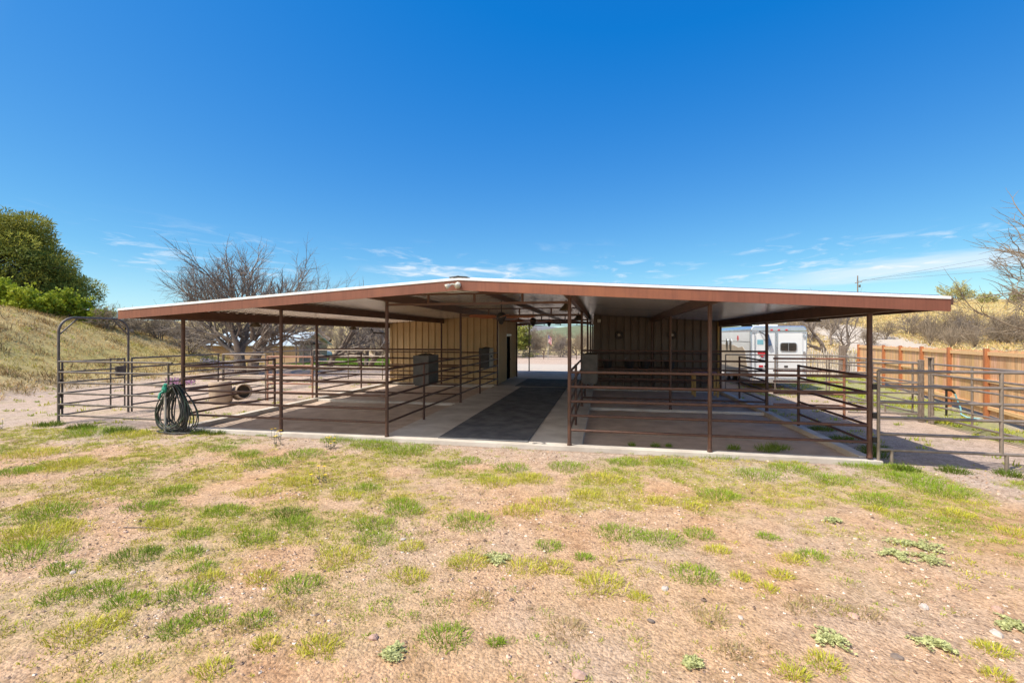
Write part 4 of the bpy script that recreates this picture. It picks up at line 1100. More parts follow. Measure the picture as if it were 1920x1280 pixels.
def G(x, y): return (x, y, tz(x, y))
pine(G(-40.1, 23.0), 'big rounded dark green pine on the dry bank')
for (x, y, w, h, lb, sd) in ((-33.8, 17.6, 1.9, 1.8, 'bright green leafy bush at the far edge of the bank under the pine', 1), (-32.4, 19.6, 2.0, 2.1, 'tall bright green leafy bush in front of the pine trunk', 2), (-31.2, 21.0, 1.6, 1.7, 'bright green leafy bush on the bank above the arched gate', 3),
                              (-30.6, 22.3, 1.1, 1.2, 'smallest bright green bush at the end of the row on the bank', 4), (-34.6, 20.5, 2.0, 1.9, 'bright green bush deep under the pine', 5)):
    leafy_bush(G(x, y), w, h, lb, sd, (.22, .29, .02), (.46, .50, .05), 1.1, .15, group='bright green bushes below the pine')

# the big bare mesquite behind the sunny runs
bx, by = -20.3, 22.8; bz = tz(bx, by)
r = empty('mesquite_tree', (bx, by, bz), 'big bare mesquite with thick double trunk behind the sunny runs', 'tree')
limbs = [((bx-.25, by, bz-.2), (-.10, 0, 1), 2.6, .36), ((bx+.35, by+.1, bz-.2), (.22, .1, 1), 2.6, .33)]
for k, (an, sd_, L) in enumerate(((-74, .2, 2.3), (-58, -.3, 2.9), (-43, .4, 2.9), (-29, -.4, 3.0), (-15, .3, 3.0), (-3, -.3, 2.9), (10, .4, 3.0), (22, -.4, 3.0), (36, .3, 3.2), (50, -.3, 3.4), (66, .2, 3.5))):
    off = -.3 if an < 0 else .4
    limbs.append(((bx+off+an*.004, by+sd_*.3, bz+1.25+.75*(1-abs(an)/90)+.25*(k % 3)), (math.sin(R(an)), sd_*.6, math.cos(R(an))+.05), L*(.74+.0028*abs(an)), .085+.035*(k % 2)))
bare_tree(r, 27, limbs, 5, [4, 4, 4, 4], (.58, .82), M['bark'], M['twig'], seg=.4, trop=.025, wob=.14, twig=.0075, ang=(20, 50), split=0)
# other bare trees near
def mesq(name, x, y, label, seed, stems, levels=5, kids=(4, 4, 3, 3), ratio=(.55, .8), tr='bark', tw='twig', trop=.05, wob=.2, group=None, twig=.007, cat='tree', ang=(25, 60)):
    z = tz(x, y); r = empty(name, (x, y, z), label, cat, group)
    bare_tree(r, seed, [((x+b[0], y+b[1], z+b[2]), d, L, rr) for b, d, L, rr in stems], levels, kids, ratio, M[tr], M[tw], trop=trop, wob=wob, twig=twig, ang=ang)
    return r
mesq('bare_tree', -18.4, 28.0, 'bare tree with straight grey trunk behind the hay rack', 31, [((0, 0, -.2), (.03, 0, 1), 2.5, .22), ((.1, 0, 1.9), (-.7, .1, .7), 2.0, .12)], 5, (4, 4, 3, 2))
mesq('bare_tree', -17.6, 31.2, 'leaning many stemmed bare tree by the lawn', 32, [((0, 0, -.2), (-.75, 0, .75), 2.6, .2), ((.2, 0, -.2), (-.15, .2, 1), 2.2, .18), ((.4, 0, -.2), (.55, 0, .9), 2.8, .22)], 5, (4, 3, 3, 2))
mesq('bare_tree', -16.2, 38.5, 'thin bare tree behind the leaning one at the lawn end', 33, [((0, 0, -.2), (.1, 0, 1), 2.3, .15), ((.1, 0, -.2), (-.4, 0, 1), 2.2, .13)], 5, (4, 3, 3, 2), tw='twig_l')
mesq('bare_tree', 16.2, 37.0, 'dark bare mesquite rising beside the trailer and stick fence', 34, [((0, 0, -.2), (-.1, 0, 1), 2.4, .20), ((.6, .1, -.2), (.12, 0, 1), 2.3, .13), ((0, 0, 1.2), (.6, 0, .8), 1.8, .09)], 5, (4, 4, 3, 3), tr='bark', tw='twig', ang=(30, 65))
mesq('bare_tree', 21.6, 24.0, 'large pale limbed bare tree leaning in over the brushy hill', 35,
     [((0, 0, -.2), (-.05, 0, 1), 3.0, .30), ((-.1, 0, 1.3), (-.9, .05, .55), 3.0, .16), ((-.1, 0, 2.2), (-.75, .1, .95), 3.4, .17), ((0, 0, 2.6), (-.25, .1, 1), 3.2, .17), ((-.1, .1, 1.7), (-.95, -.2, .35), 2.8, .12), ((0, -.1, 2.4), (-.6, -.3, 1), 3.0, .13)], 5, (4, 4, 3, 3), (.58, .80), tr='twig_l', tw='twig_b', wob=.2, trop=.03, twig=.013)
# round green tree on the crest
def crest_tree(t, zc, w, h, label, seed, c1=(.40, .39, .16), c2=(.58, .55, .27)):
    y = zc/(cs-sn*t); x = t*y
    return leafy_bush(G(x, y), w, h, label, seed, c1, c2, .9, .16, name='crest_tree', bark='twig_l', twg='twig_b')
crest_tree(.645, 92, 6.2, 5.4, 'rounded olive green tree alone on the grassy crest', 41)
crest_tree(.745, 88, 3.6, 3.8, 'low olive green tree on the crest behind the bare limbs', 42)
crest_tree(.70, 96, 2.6, 2.6, 'small olive shrub on the crest between the two green trees', 43)
leafy_bush(G(-11.0, 54), 2.6, 5.2, 'yellow green leafy tree beyond the gravel at the aisle end', 44, (.17, .19, .03), (.34, .33, .07), 1.2, .22, name='leafy_tree', bark='bark')

# bare brush: prototypes copied over the slopes
protos = []
for i, (sd, m) in enumerate(((61, 'twig_b'), (62, 'twig_b'), (63, 'twig'), (64, 'twig_l'))):
    r = empty('bare_shrub', (0, 0, 0), 'bare grey shrub', 'shrub', 'bare shrubs on the slopes')
    q = random.Random(sd); st_ = []
    for k in range(6):
        a = q.uniform(0, 6.28); b = q.uniform(.15, .95); st_.append(((.12*math.cos(a), .12*math.sin(a), -.15), (b*math.cos(a), b*math.sin(a), 1), q.uniform(.9, 1.35), .05))
    bare_tree(r, sd, st_, 5, (3, 3, 3, 3), (.55, .8), M['bark'] if m != 'twig_l' else M['twig_b'], M[m], seg=.35, trop=.03, wob=.25, twig=.0085, ang=(25, 65), split=0, minr=.006)
    protos.append(r)
used = set()
def shrub(kind, x, y, s, label, rot=None, group='bare shrubs on the slopes'):
    c = protos[kind] if kind not in used else copy_tree(protos[kind])
    used.add(kind); z = tz(x, y); c.location = (x, y, z); c.scale = (s*rnd.uniform(.95, 1.25), s*rnd.uniform(.95, 1.25), s)
    c.rotation_euler = (0, 0, rnd.uniform(0, 6.28) if rot is None else rot); c['label'] = label; c['group'] = group
def at(t, zc):
    y = zc/(cs-sn*t); return t*y, y
# right hillside, named by what stands near them
RH = [(.50, 40, 1.0, 'bare shrub just beyond the far end of the cedar fence'), (.53, 44, .9, 'bare shrub below the dirt track above the cedar fence'),
      (.575, 46, 1.15, 'grey bare shrub at the upper edge of the dirt track'), (.605, 42, 1.25, 'grey bare shrub above the middle of the cedar fence'),
      (.635, 45, 1.3, 'tangled bare shrub on the slope below the round crest tree'), (.66, 40, 1.15, 'low tangled bare shrub close over the cedar fence boards'),
      (.69, 43, 1.35, 'dense bare shrub under the roof corner on the slope'), (.715, 39, 1.25, 'dense bare shrub beneath the pale leaning tree'),
      (.745, 42, 1.3, 'bare shrub deep behind the pale leaning tree'), (.78, 39, 1.2, 'bare shrub at the end of the hillside thicket')]
for i, (t, zc, s, lb) in enumerate(RH): shrub(i % 3, *at(t, zc), s*.82, lb)
LB = [(-1.335, 27.5, .75, 'spindly bare shrub beside the smallest green bush'), (-1.27, 29, .8, 'spindly bare shrub on the bank behind the arched gate'), (-1.155, 30.5, .95, 'dark bare shrub leaning on the bank edge beside the corner post'),
      (-1.06, 30, 1.0, 'bare shrub crowding the big mesquite on the bank'), (-1.30, 36, 1.5, 'pale bare tree behind the green bushes against the sky'), (-1.22, 38, 1.35, 'pale bare tree right of the green bushes against the sky'),
      (-1.14, 36, 1.4, 'bare shrub against the sky beyond the barn eave'), (-1.38, 38, 1.3, 'bare crown peeping past the pine')]
for i, (t, zc, s, lb) in enumerate(LB): shrub((i+3) % 4, *at(t, zc), s*.8, lb)
# shrubs and trees beyond the lawn and the drive: a wood that reads as one mass, plus single trees in front
FT = [(-.165, 57, 1.45, 'wide bare tree just beyond the paddock fence'), (-.092, 56, 1.05, 'small bare tree behind the striped flag'), (-.125, 63, 1.4, 'pale bare tree deeper behind the paddock fence'), (-.055, 62, 1.3, 'bare tree behind the aisle post on the far side'),
      (-.02, 64, 1.3, 'bare tree farthest along the paddock fence'), (-.20, 63, 1.5, 'bare tree behind the yellow green tree')]
for i, (t, zc, s, lb) in enumerate(FT): shrub((i+1) % 4, *at(t, zc), s, lb, group='bare trees beyond the paddock')
def far_wood(name, label, n, tr_, zr_, sc, seed):
    """far brush as one mass: low resolution twig bundles."""
    q = np.random.RandomState(seed); Pv, Fv = [], []; b = 0
    for i in range(n):
        t = q.uniform(*tr_); zc = q.uniform(*zr_); x, y = at(t, zc); z = tz(x, y); s = sc*q.uniform(.7, 1.3)
        k = 150; a = q.uniform(0, 6.28, k); e = np.abs(q.normal(0, .55, k)); l = s*q.uniform(.45, 1.0, k)
        d = np.stack([np.cos(a)*np.sin(e), np.sin(a)*np.sin(e), np.cos(e)], 1)
        p0 = np.array([x, y, z])+d*(l*q.uniform(0, .55, k))[:, None]; p1 = np.array([x, y, z])+d*l[:, None]+q.normal(0, .12*s, (k, 3))
        w = np.cross(d, q.normal(size=(k, 3))); w /= np.linalg.norm(w, axis=1)[:, None]; w *= .022*zc/60
        Pv.append(np.stack([p0-w, p0+w, p1], 1).reshape(-1, 3)); Fv.append(np.arange(3*k).reshape(k, 3)+b); b += 3*k
    P = np.concatenate(Pv); o = np_mesh(name, P, np.concatenate(Fv), M['twig_b'], off=P.mean(0)); tag(o, label, 'brush', kind='stuff')
far_wood('brush', 'grey bare brush covering the ground beyond the lawn and shed', 170, (-1.35, -.34), (52, 110), 3.2, 71)
far_wood('brush', 'grey bare brush beyond the paddock fence', 90, (-.36, .12), (66, 120), 3.4, 72)
far_wood('brush', 'grey bare brush on the hillside behind the trailer and track', 70, (.22, .46), (46, 92), 2.6, 73)
far_wood('brush', 'grey bare brush of the hillside thicket above the cedar fence', 60, (.575, .95), (36, 48), 1.9, 74)

# ------------------------------------------------------------------ grass, weeds, stones
def blades(name, label, C0, rad, cnt, h, w, col, seed, cat='grass', lean=.55, mt='blade', kind='stuff'):
    """C0: n x 2 clump centres; rad,h,w,col arrays per clump."""
    q = np.random.RandomState(seed); i = np.repeat(np.arange(len(C0)), cnt); n = len(i)
    a = q.uniform(0, 2*math.pi, n); r_ = np.sqrt(q.uniform(0, 1, n))*rad[i]*q.uniform(.8, 1.25, n)
    x = C0[i, 0]+r_*np.cos(a); y = C0[i, 1]+r_*np.sin(a)*.8
    ok = ~under_barn(x, y) if kind == 'stuff' else np.ones(n, bool); i, x, y, a, r_ = i[ok], x[ok], y[ok], a[ok], r_[ok]; n = len(i)
    z = terrain(x, y)-.004
    hh = h[i]*q.uniform(.45, 1.2, n)*(1.1-.5*(r_/(rad[i]+1e-6))**2)
    b = a+q.normal(0, .9, n); le = np.abs(q.normal(0, lean, n))+.10
    d = np.stack([np.cos(b)*np.sin(le), np.sin(b)*np.sin(le), np.cos(le)], 1)
    s_ = q.uniform(0, math.pi, n); ww = w[i]*q.uniform(.6, 1.3, n)
    side = np.stack([np.cos(s_), np.sin(s_), np.zeros(n)], 1)*ww[:, None]
    P = np.stack([x, y, z], 1); mid = P+d*(hh*.55)[:, None]; tip = P+d*hh[:, None]-np.array([0, 0, 1])*(hh*.18)[:, None]+d*np.array([1, 1, 0])*(hh*.2)[:, None]
    V = np.stack([P-side, P+side, mid+side*.7, tip, mid-side*.7], 1).reshape(-1, 3); k = np.arange(n)[:, None]*5
    Ft = np.concatenate([k+np.array([[0, 1, 2]]), k+np.array([[0, 2, 4]]), k+np.array([[4, 2, 3]])])
    cc = col[i]*q.uniform(.72, 1.28, (n, 1))*np.stack([q.uniform(.9, 1.15, n), q.uniform(.95, 1.05, n), q.uniform(.7, 1.2, n)], 1)
    K = np.repeat(np.concatenate([np.clip(cc, 0, 1), np.ones((n, 1))], 1), 5, 0)
    o = np_mesh(name, V, Ft, M[mt], K, off=(float(x.mean()), float(y.mean()), float(z.mean())))
    return tag(o, label, cat, kind=kind)
GC = {'g': (.26, .375, .035), 'y': (.52, .51, .07), 's': (.26, .32, .17), 'd': (.18, .26, .035), 'b': (.40, .32, .16)}
CL = [(-1.17,3.26,0.15,'g'),(-1.48,3.01,0.1,'s'),(-2.59,2.62,0.09,'y'),(-3.24,2.93,0.12,'g'),(-3.91,2.74,0.18,'y'),(-3.82,2.93,0.1,'y'),(-3.14,3.1,0.13,'g'),(-4.0,3.15,0.14,'g'),(-3.59,3.33,0.19,'g'),(-4.42,3.27,0.14,'g'),(-4.67,3.09,0.12,'g'),(-2.72,3.68,0.17,'g'),(-3.13,3.7,0.12,'y'),(-3.61,3.62,0.1,'y'),(-3.82,4.43,0.18,'g'),(-4.73,3.81,0.21,'d'),(-5.18,3.5,0.14,'g'),(-5.88,3.64,0.33,'g'),(-6.31,4.0,0.39,'y'),(-4.25,3.97,0.14,'g'),(-4.66,3.94,0.07,'d'),(-3.85,3.77,0.1,'g'),(-3.59,4.85,0.22,'g'),(-3.94,5.11,0.2,'d'),(-2.52,4.67,0.18,'g'),(-2.59,4.24,0.22,'y'),(-1.82,4.03,0.15,'y'),(-1.32,4.39,0.16,'y'),(-1.07,4.49,0.16,'s'),(-2.04,4.6,0.12,'y'),(-0.75,4.39,0.16,'y'),(-0.45,4.46,0.13,'y'),(-0.01,4.25,0.2,'y'),(0.17,5.38,0.22,'g'),(-0.58,4.89,0.12,'g'),(-0.2,4.73,0.08,'g'),(0.63,5.33,0.21,'g'),(1.07,5.56,0.15,'g'),(0.83,4.56,0.18,'g'),(1.19,5.18,0.1,'y'),(1.26,4.6,0.07,'y'),(1.44,4.45,0.07,'y'),(1.65,4.73,0.09,'y'),(1.87,5.09,0.11,'y'),(2.11,5.25,0.11,'g'),(3.29,5.67,0.27,'s'),(2.96,5.4,0.17,'s'),(3.23,5.36,0.16,'s'),(2.75,6.25,0.11,'s'),(1.67,3.81,0.14,'s'),(2.39,3.92,0.12,'s'),(2.77,3.94,0.08,'y'),(2.59,3.64,0.06,'y'),(1.26,3.38,0.07,'y'),(1.51,3.54,0.09,'y'),(3.15,4.3,0.13,'s'),(-0.78,3.27,0.04,'g'),(1.83,5.64,0.09,'g'),(-2.71,5.03,0.22,'g'),(-1.6,5.33,0.26,'g'),(-2.51,5.49,0.21,'g'),(-3.46,6.25,0.16,'g'),(-2.7,5.74,0.18,'g'),(-2.7,7.53,0.23,'g'),(-2.36,7.84,0.19,'g'),(-3.77,8.24,0.41,'g'),(-0.6,7.8,0.27,'g'),(0.35,8.22,0.23,'g'),(1.16,8.31,0.28,'g'),(3.04,8.37,0.27,'g'),(2.42,7.96,0.3,'g'),(1.62,6.92,0.23,'g'),(4.26,8.78,0.23,'g'),(4.79,8.73,0.22,'g'),(4.82,7.68,0.31,'g'),(3.72,7.13,0.26,'g'),(4.38,6.79,0.17,'y'),(4.63,6.28,0.15,'y'),(3.48,6.79,0.1,'y'),(-5.57,7.68,0.3,'g'),(-6.66,7.46,0.25,'g'),(-5.87,7.06,0.33,'g'),(-7.39,7.72,0.21,'g'),(-6.16,5.58,0.24,'g'),(-10.47,8.31,0.36,'y'),(-11.48,8.39,0.49,'g'),(-10.87,6.81,0.41,'y'),(-9.31,6.37,0.33,'y'),(-9.64,5.82,0.27,'g'),(-7.56,5.67,0.25,'y'),(-6.0,4.97,0.21,'g'),(-5.22,4.52,0.16,'y'),(-6.97,4.59,0.31,'g'),(-4.81,5.03,0.21,'g'),(-4.59,4.35,0.15,'g'),(-5.49,8.79,0.34,'g'),(-4.59,8.5,0.38,'g'),(2.11,9.03,0.3,'g'),(2.76,9.35,0.2,'g'),(4.69,8.14,0.29,'g'),(3.47,7.9,0.25,'g'),(0.78,6.54,0.15,'y'),(1.17,6.42,0.14,'y'),(-0.24,6.55,0.19,'y'),(-1.09,7.11,0.25,'y'),(-1.64,6.87,0.25,'y'),(-1.53,7.61,0.23,'g'),(-0.02,7.33,0.25,'y'),(-0.72,6.14,0.22,'y'),(-1.03,5.79,0.21,'y'),(-2.03,2.97,0.12,'y'),(-2.43,2.92,0.08,'y'),(-2.71,3.15,0.11,'g'),(0.61,3.36,0.07,'s'),(0.31,4.1,0.07,'y'),(1.8,4.28,0.14,'b'),(2.09,4.22,0.11,'b'),(1.59,4.16,0.09,'b'),(-0.29,3.54,0.14,'b'),(-1.05,3.82,0.09,'b'),(-2.54,3.36,0.13,'b'),(-2.76,3.04,0.1,'b'),(0.94,3.54,0.1,'b'),(0.83,3.9,0.11,'b'),(-3.58,5.87,0.19,'y'),(-4.64,6.26,0.21,'y'),(-4.93,5.71,0.23,'y')]
cx = np.array([(c[0], c[1]) for c in CL]); cr = np.array([max(c[2]*1.32, .06) for c in CL]); ct = np.array([GC[c[3]] for c in CL])
cn = np.array([int(100+4600*c[2]**1.2*min(c[2], .35)**.25) for c in CL])
E2 = [x for x in range(len(CL)) if CL[x][3] not in 'sb']; S2 = [x for x in range(len(CL)) if CL[x][3] == 's']; B2 = [x for x in range(len(CL)) if CL[x][3] == 'b']
sub = lambda I: (cx[I], cr[I], cn[I])
blades('grass', 'green and yellow grass tufts scattered over the dirt yard', *sub(E2), np.full(len(E2), .075)+cr[E2]*.12, np.full(len(E2), .0032), ct[E2], 1, lean=.85)
blades('dry_grass', 'bleached dry grass tufts on bare dirt', *sub(B2), np.full(len(B2), .07), np.full(len(B2), .0026), ct[B2], 2, lean=.95)
# random tufts by density
q = np.random.RandomState(8)
def sample(n, x0, x1, y0, y1, fn):
    X = q.uniform(x0, x1, n); Y = q.uniform(y0, y1, n); k = q.uniform(0, 1, n) < fn(X, Y); return np.stack([X[k], Y[k]], 1)
A = sample(46000, -14, 9, 2.0, 9.4, lambda x, y: np.clip(grass_density(x, y)*.8+.035*(~under_barn(x, y)), 0, 1))
hu = fbm(A[:, 0]*.8, A[:, 1]*.8, 91, 3)[:, None]; hu = np.clip((hu-.24)*2.5+q.normal(0, .18, (len(A), 1)), 0, 1)
colA = np.array([GC['g']])*(1-hu)+np.array([GC['y']])*hu
dryA = (q.uniform(0, 1, (len(A), 1)) < .22); colA = np.where(dryA, np.array([GC['b']]), colA)
szA = .02+.10*q.uniform(0, 1, len(A))**2.4
blades('grass', 'short grass growing in patches along the barn front', A, szA, (9+430*szA).astype(int), .024+szA*.34, np.full(len(A), .0030), colA, 3, lean=.85)
A = sample(2600, -13.5, 7, 1.6, 8.8, lambda x, y: np.full(len(x), .85))
blades('dry_grass', 'sparse straw lying over the dirt yard', A, np.full(len(A), .14), np.full(len(A), 16), np.full(len(A), .07), np.full(len(A), .0016), np.tile([[.44, .34, .19]], (len(A), 1)), 4, lean=1.25)
A = np.concatenate([sample(5000, 4.75, 18, 9, 30, grass_density), sample(5000, -32, -9.9, 8.5, 31, grass_density)])
szA = q.uniform(.06, .2, len(A)); hu = np.clip(q.normal(.5, .3, (len(A), 1)), 0, 1)
blades('grass', 'green grass patches in the outdoor runs and by the cedar fence', A, szA, np.full(len(A), 26), .07+szA*.4, np.full(len(A), .008), np.array([GC['g']])*(1-hu)+np.array([GC['y']])*hu, 5)
A = sample(9000, -34, -14.5, 32, 47, lambda x, y: zones(x, y, x*0)[:, 1])
blades('grass', 'green lawn beyond the sunny runs', A, np.full(len(A), .25), np.full(len(A), 9), np.full(len(A), .10), np.full(len(A), .02), np.tile([[.14, .22, .03]], (len(A), 1))*q.uniform(.7, 1.3, (len(A), 1)), 6)
A = sample(16000, -48, -18.5, 6, 33, lambda x, y: sst(.02, .15, bank_amt(x, y))*sst(1.55, 1.2, bank_amt(x, y)))
hu = .8*sst(.54, .70, fbm(A[:, 0]*.35, A[:, 1]*.35, 101, 3))[:, None]
colA = np.array([[.58, .44, .21]])*(1-hu)+np.array([[.42, .40, .09]])*hu; dk = sst(.50, .66, fbm(A[:, 0]*.9, A[:, 1]*1.6, 131, 3))[:, None]; colA = colA*(1-dk)+np.array([[.30, .21, .10]])*dk; colA = colA*q.uniform(.7, 1.25, (len(A), 1))
blades('dry_grass', 'dry tan grass with green flushes covering the bank', A, np.full(len(A), .30), np.full(len(A), 12), q.uniform(.10, .24, len(A))+.28*dk[:, 0]*q.uniform(0, 1, len(A)), np.full(len(A), .013), colA, 7, lean=.8)
T = q.uniform(.30, .95, 9000); Zc = q.uniform(30, 104, 9000); Yc = Zc/(cs-sn*T); A = np.stack([T*Yc, Yc], 1); A = A[dist_poly(A[:, 0], A[:, 1], ROAD) > 2.6]
colA = np.array([[.60, .47, .22]])*q.uniform(.75, 1.2, (len(A), 1))
blades('dry_grass', 'pale golden grass covering the hillside above the cedar fence', A, np.full(len(A), .5), np.full(len(A), 9), q.uniform(.25, .5, len(A)), np.full(len(A), .035), colA, 8, lean=.6)
# tufts in the shaded pen and by the kerb
kk = [(1.0, 9.32, .09), (1.25, 9.36, .06), (3.05, 9.42, .22), (3.3, 9.6, .2), (2.45, 9.4, .12), (.55, 9.3, .07)]
o = blades('pen_weeds', 'dark green weeds growing inside the shaded front pen', np.array([(a, b) for a, b, _ in kk]), np.array([s for _, _, s in kk]), np.array([int(60+900*s) for _, _, s in kk]), np.array([.08+s*.5 for _, _, s in kk]), np.full(6, .004), np.tile([GC['d']], (6, 1)), 9, cat='weeds', kind='stuff ')
o['kind'] = 'stuff'; o.location.z += .05
kk = [(-9.0, 8.75, .22), (-8.6, 8.78, .18), (4.85, 9.6, .3), (5.2, 10.1, .28), (5.0, 10.9, .3), (5.15, 12.2, .3), (-11.0, 8.55, .35), (-12.2, 8.6, .3), (-13.3, 8.7, .3), (4.9, 8.65, .2), (5.6, 8.7, .22), (6.4, 8.75, .2), (7.2, 8.7, .22)]
blades('grass', 'lush green tufts at the corners of the slab and panels', np.array([(a, b) for a, b, _ in kk]), np.array([s for _, _, s in kk]), np.array([int(1500*s) for _, _, s in kk]), np.array([.10+s*.25 for _, _, s in kk]), np.full(len(kk), .0045), np.tile([(.13, .19, .025)], (len(kk), 1)), 10)

# sage-like weeds: each one a rosette plant
def weed_mesh(seed, R_, col):
    g_ = np.random.RandomState(seed); P = []; Nn = []
    for k in range(int(12+70*R_)):
        a = g_.uniform(0, 6.28); L = R_*g_.uniform(.25, 1.1); n = 34; t = np.linspace(.1, 1, n)
        p = np.stack([np.cos(a+.3*t)*L*t, np.sin(a+.3*t)*L*t, .006+.018*np.sin(t*2.6)*g_.uniform(.5, 1.3)], 1); P.append(p+g_.normal(0, .008, p.shape)*np.array([1, 1, .4]))
    P = np.concatenate(P); n = len(P); u = g_.uniform(.7, 1.3, (n, 1))
    return leaf_quads(P, .021, seed, np.concatenate([np.array([col])*u, np.ones((n, 1))], 1), .5, 0, flat=True)
WL = {0: 'grey green low weed nearest the camera with lobed leaves', }
wl = ['pale sage weed low on the near dirt below the yard centre', 'sage weed beside a strip of dry stem at mid yard', 'wide sage weed mat on bare dirt below the grey panel', 'sage weed mat edge facing the camera', 'sage weed mat edge towards the grey panel', 'tiny sage weed alone on bare dirt before the pen corner',
      'round sage weed on rubbly dirt near the camera', 'sage weed among small pink stones', 'spreading sage weed at the yard edge past the white rock', 'tiny sage weed just below the yard centre']
for n_, i in enumerate(S2):
    c = CL[i]; V, Fq, K = weed_mesh(200+i, max(c[2]*1.05, .07), (.50, .51, .235)); z = tz(c[0], c[1])
    o = np_mesh('sage_weed', V, Fq, M['leaf'], K); o.location = (c[0], c[1], z); tag(o, wl[n_ % len(wl)], 'weed', 'sage weeds in the yard')
# yellow wildflowers
FL = [(-6.92, 8.55, 'yellow wildflowers in gravel close to the slab edge', 5), (-5.25, 8.1, 'yellow wildflowers beside lush grass before the aisle side pen', 7), (-4.29, 6.25, 'lone yellow wildflower clump in the yellow grass', 4), (-6.55, 8.15, 'yellow wildflowers a step from the slab in pink gravel', 4), (-13.9, 8.1, 'yellow wildflowers at the foot of the bank near the arched gate', 5), (11.2, 15.6, 'yellow wildflowers at the foot of the cedar fence', 5)]
for i, (x, y, lb, k) in enumerate(FL):
    r = empty('wildflower', G(x, y), lb, 'flower', 'yellow wildflowers'); z = tz(x, y); q2 = random.Random(i); ms = MB(); mp_ = MB(); mlf = MB()
    for j in range(k):
        px_, py_ = x+q2.uniform(-.10, .10), y+q2.uniform(-.08, .08); h = q2.uniform(.12, .26)
        ms.tube([(px_, py_, z-.01), (px_+q2.uniform(-.03, .03), py_, z+h)], .003, 4)
        e = ms.v[-1]
        for a in range(7):
            t = a*6.283/7; u = Vector((math.cos(t), math.sin(t), .25)); w = Vector((-u.y, u.x, 0)); c0 = Vector(e)
            mp_.add([c0, c0+u*.018+w*.008, c0+u*.032, c0+u*.018-w*.008], [(0, 1, 2, 3)])
        for a in range(5):
            t = q2.uniform(0, 6.28); u = Vector((math.cos(t), math.sin(t), .6)); w = Vector((-u.y, u.x, 0)); c0 = Vector((px_, py_, z+q2.uniform(0, .06)))
            mlf.add([c0, c0+u*.03+w*.008, c0+u*.06, c0+u*.03-w*.008], [(0, 1, 2, 3)])
    ms.build('stems', M['hoseg'], r); mp_.build('petals', M['yellow'], r); mlf.build('leaves', M['green_leaf'] if 'green_leaf' in M else M['hoseg'], r)
# pink and lavender flower patches
def flower_patch(x, y, rx, ry, col, lb, n, seed, sz=.05):
    g_ = np.random.RandomState(seed); a = g_.uniform(0, 6.28, n); r_ = np.sqrt(g_.uniform(0, 1, n)); X = x+rx*r_*np.cos(a); Y = y+ry*r_*np.sin(a)
    P = np.stack([X, Y, terrain(X, Y)+g_.uniform(.03, .28, n)], 1); K = np.where(g_.uniform(0, 1, (n, 1)) < .72, np.array([col]), np.array([[.16, .2, .06]]))
    V, Fq, K = leaf_quads(P, sz, seed, np.concatenate([K*g_.uniform(.75, 1.25, (n, 1)), np.ones((n, 1))], 1), .6, .4)
    o = np_mesh('flowering_plant', V, Fq, M['leaf'], K, off=(x, y, tz(x, y))); tag(o, lb, 'flowers')
flower_patch(-18.9, 17.3, .75, .35, (.55, .28, .50), 'pink flowering clump behind the coiled hose', 900, 1)
flower_patch(-23.6, 24.6, 1.5, .8, (.36, .31, .44), 'lavender flowering patch on the bank under the big mesquite', 2200, 2, .06)

# stones
def stone(x, y, s, m, seed, lb, flat=.55):
    z = tz(x, y); mb = MB(); s *= .8; mb.blob((x, y, z+s*flat*.25), s*1.0, s*.75, s*flat, seed, .16, 9, 6)
    o = mb.build('rock', M[m], bevel=s*.05, origin=(x, y, z)); o.rotation_euler = (0, 0, seed); tag(o, lb, 'rock')
for s_ in ((2.63, 4.42, .06, 'rock', 1, 'white quartz rock on bare dirt towards the grey panel'), (3.21, 4.51, .055, 'rockp', 2, 'flat pale grey rock farther along from the white one'), (-.16, 3.07, .065, 'rockp', 3, 'pinkish squared rock close to the camera at yard centre'),
           (-.78, 3.84, .03, 'rockd', 4, 'small dark rock alone on bare orange dirt'), (1.99, 4.17, .055, 'rockp', 5, 'pink rock beside weeds on rubbly dirt'), (2.05, 3.72, .05, 'rockd', 6, 'dark brown wood coloured stone in the rubble'),
           (.54, 4.28, .05, 'rock', 7, 'chalky rock beside a yellow grass clump'), (1.08, 3.95, .032, 'rock', 8, 'small white stone in pink rubble'), (.37, 3.77, .04, 'rockd', 9, 'grey stone by the flattened straw'),
           (-1.69, 3.13, .05, 'rockp', 10, 'pale pink stone near the sage weed'), (2.95, 4.15, .06, 'rock', 11, 'half buried white rock past the sage mat'), (-5.0, 3.45, .04, 'rock', 12, 'pale stone on the dirt towards the bank side'), (-2.2, 4.75, .04, 'rock', 13, 'white stone below the yellow wildflower clump'),
           (-18.8, 16.2, .22, 'clay', 14, 'tan boulder at the foot of the dry bank'), (-29.5, 23.5, .45, 'clay', 15, 'big tan boulder under the end green bush')): stone(*s_)
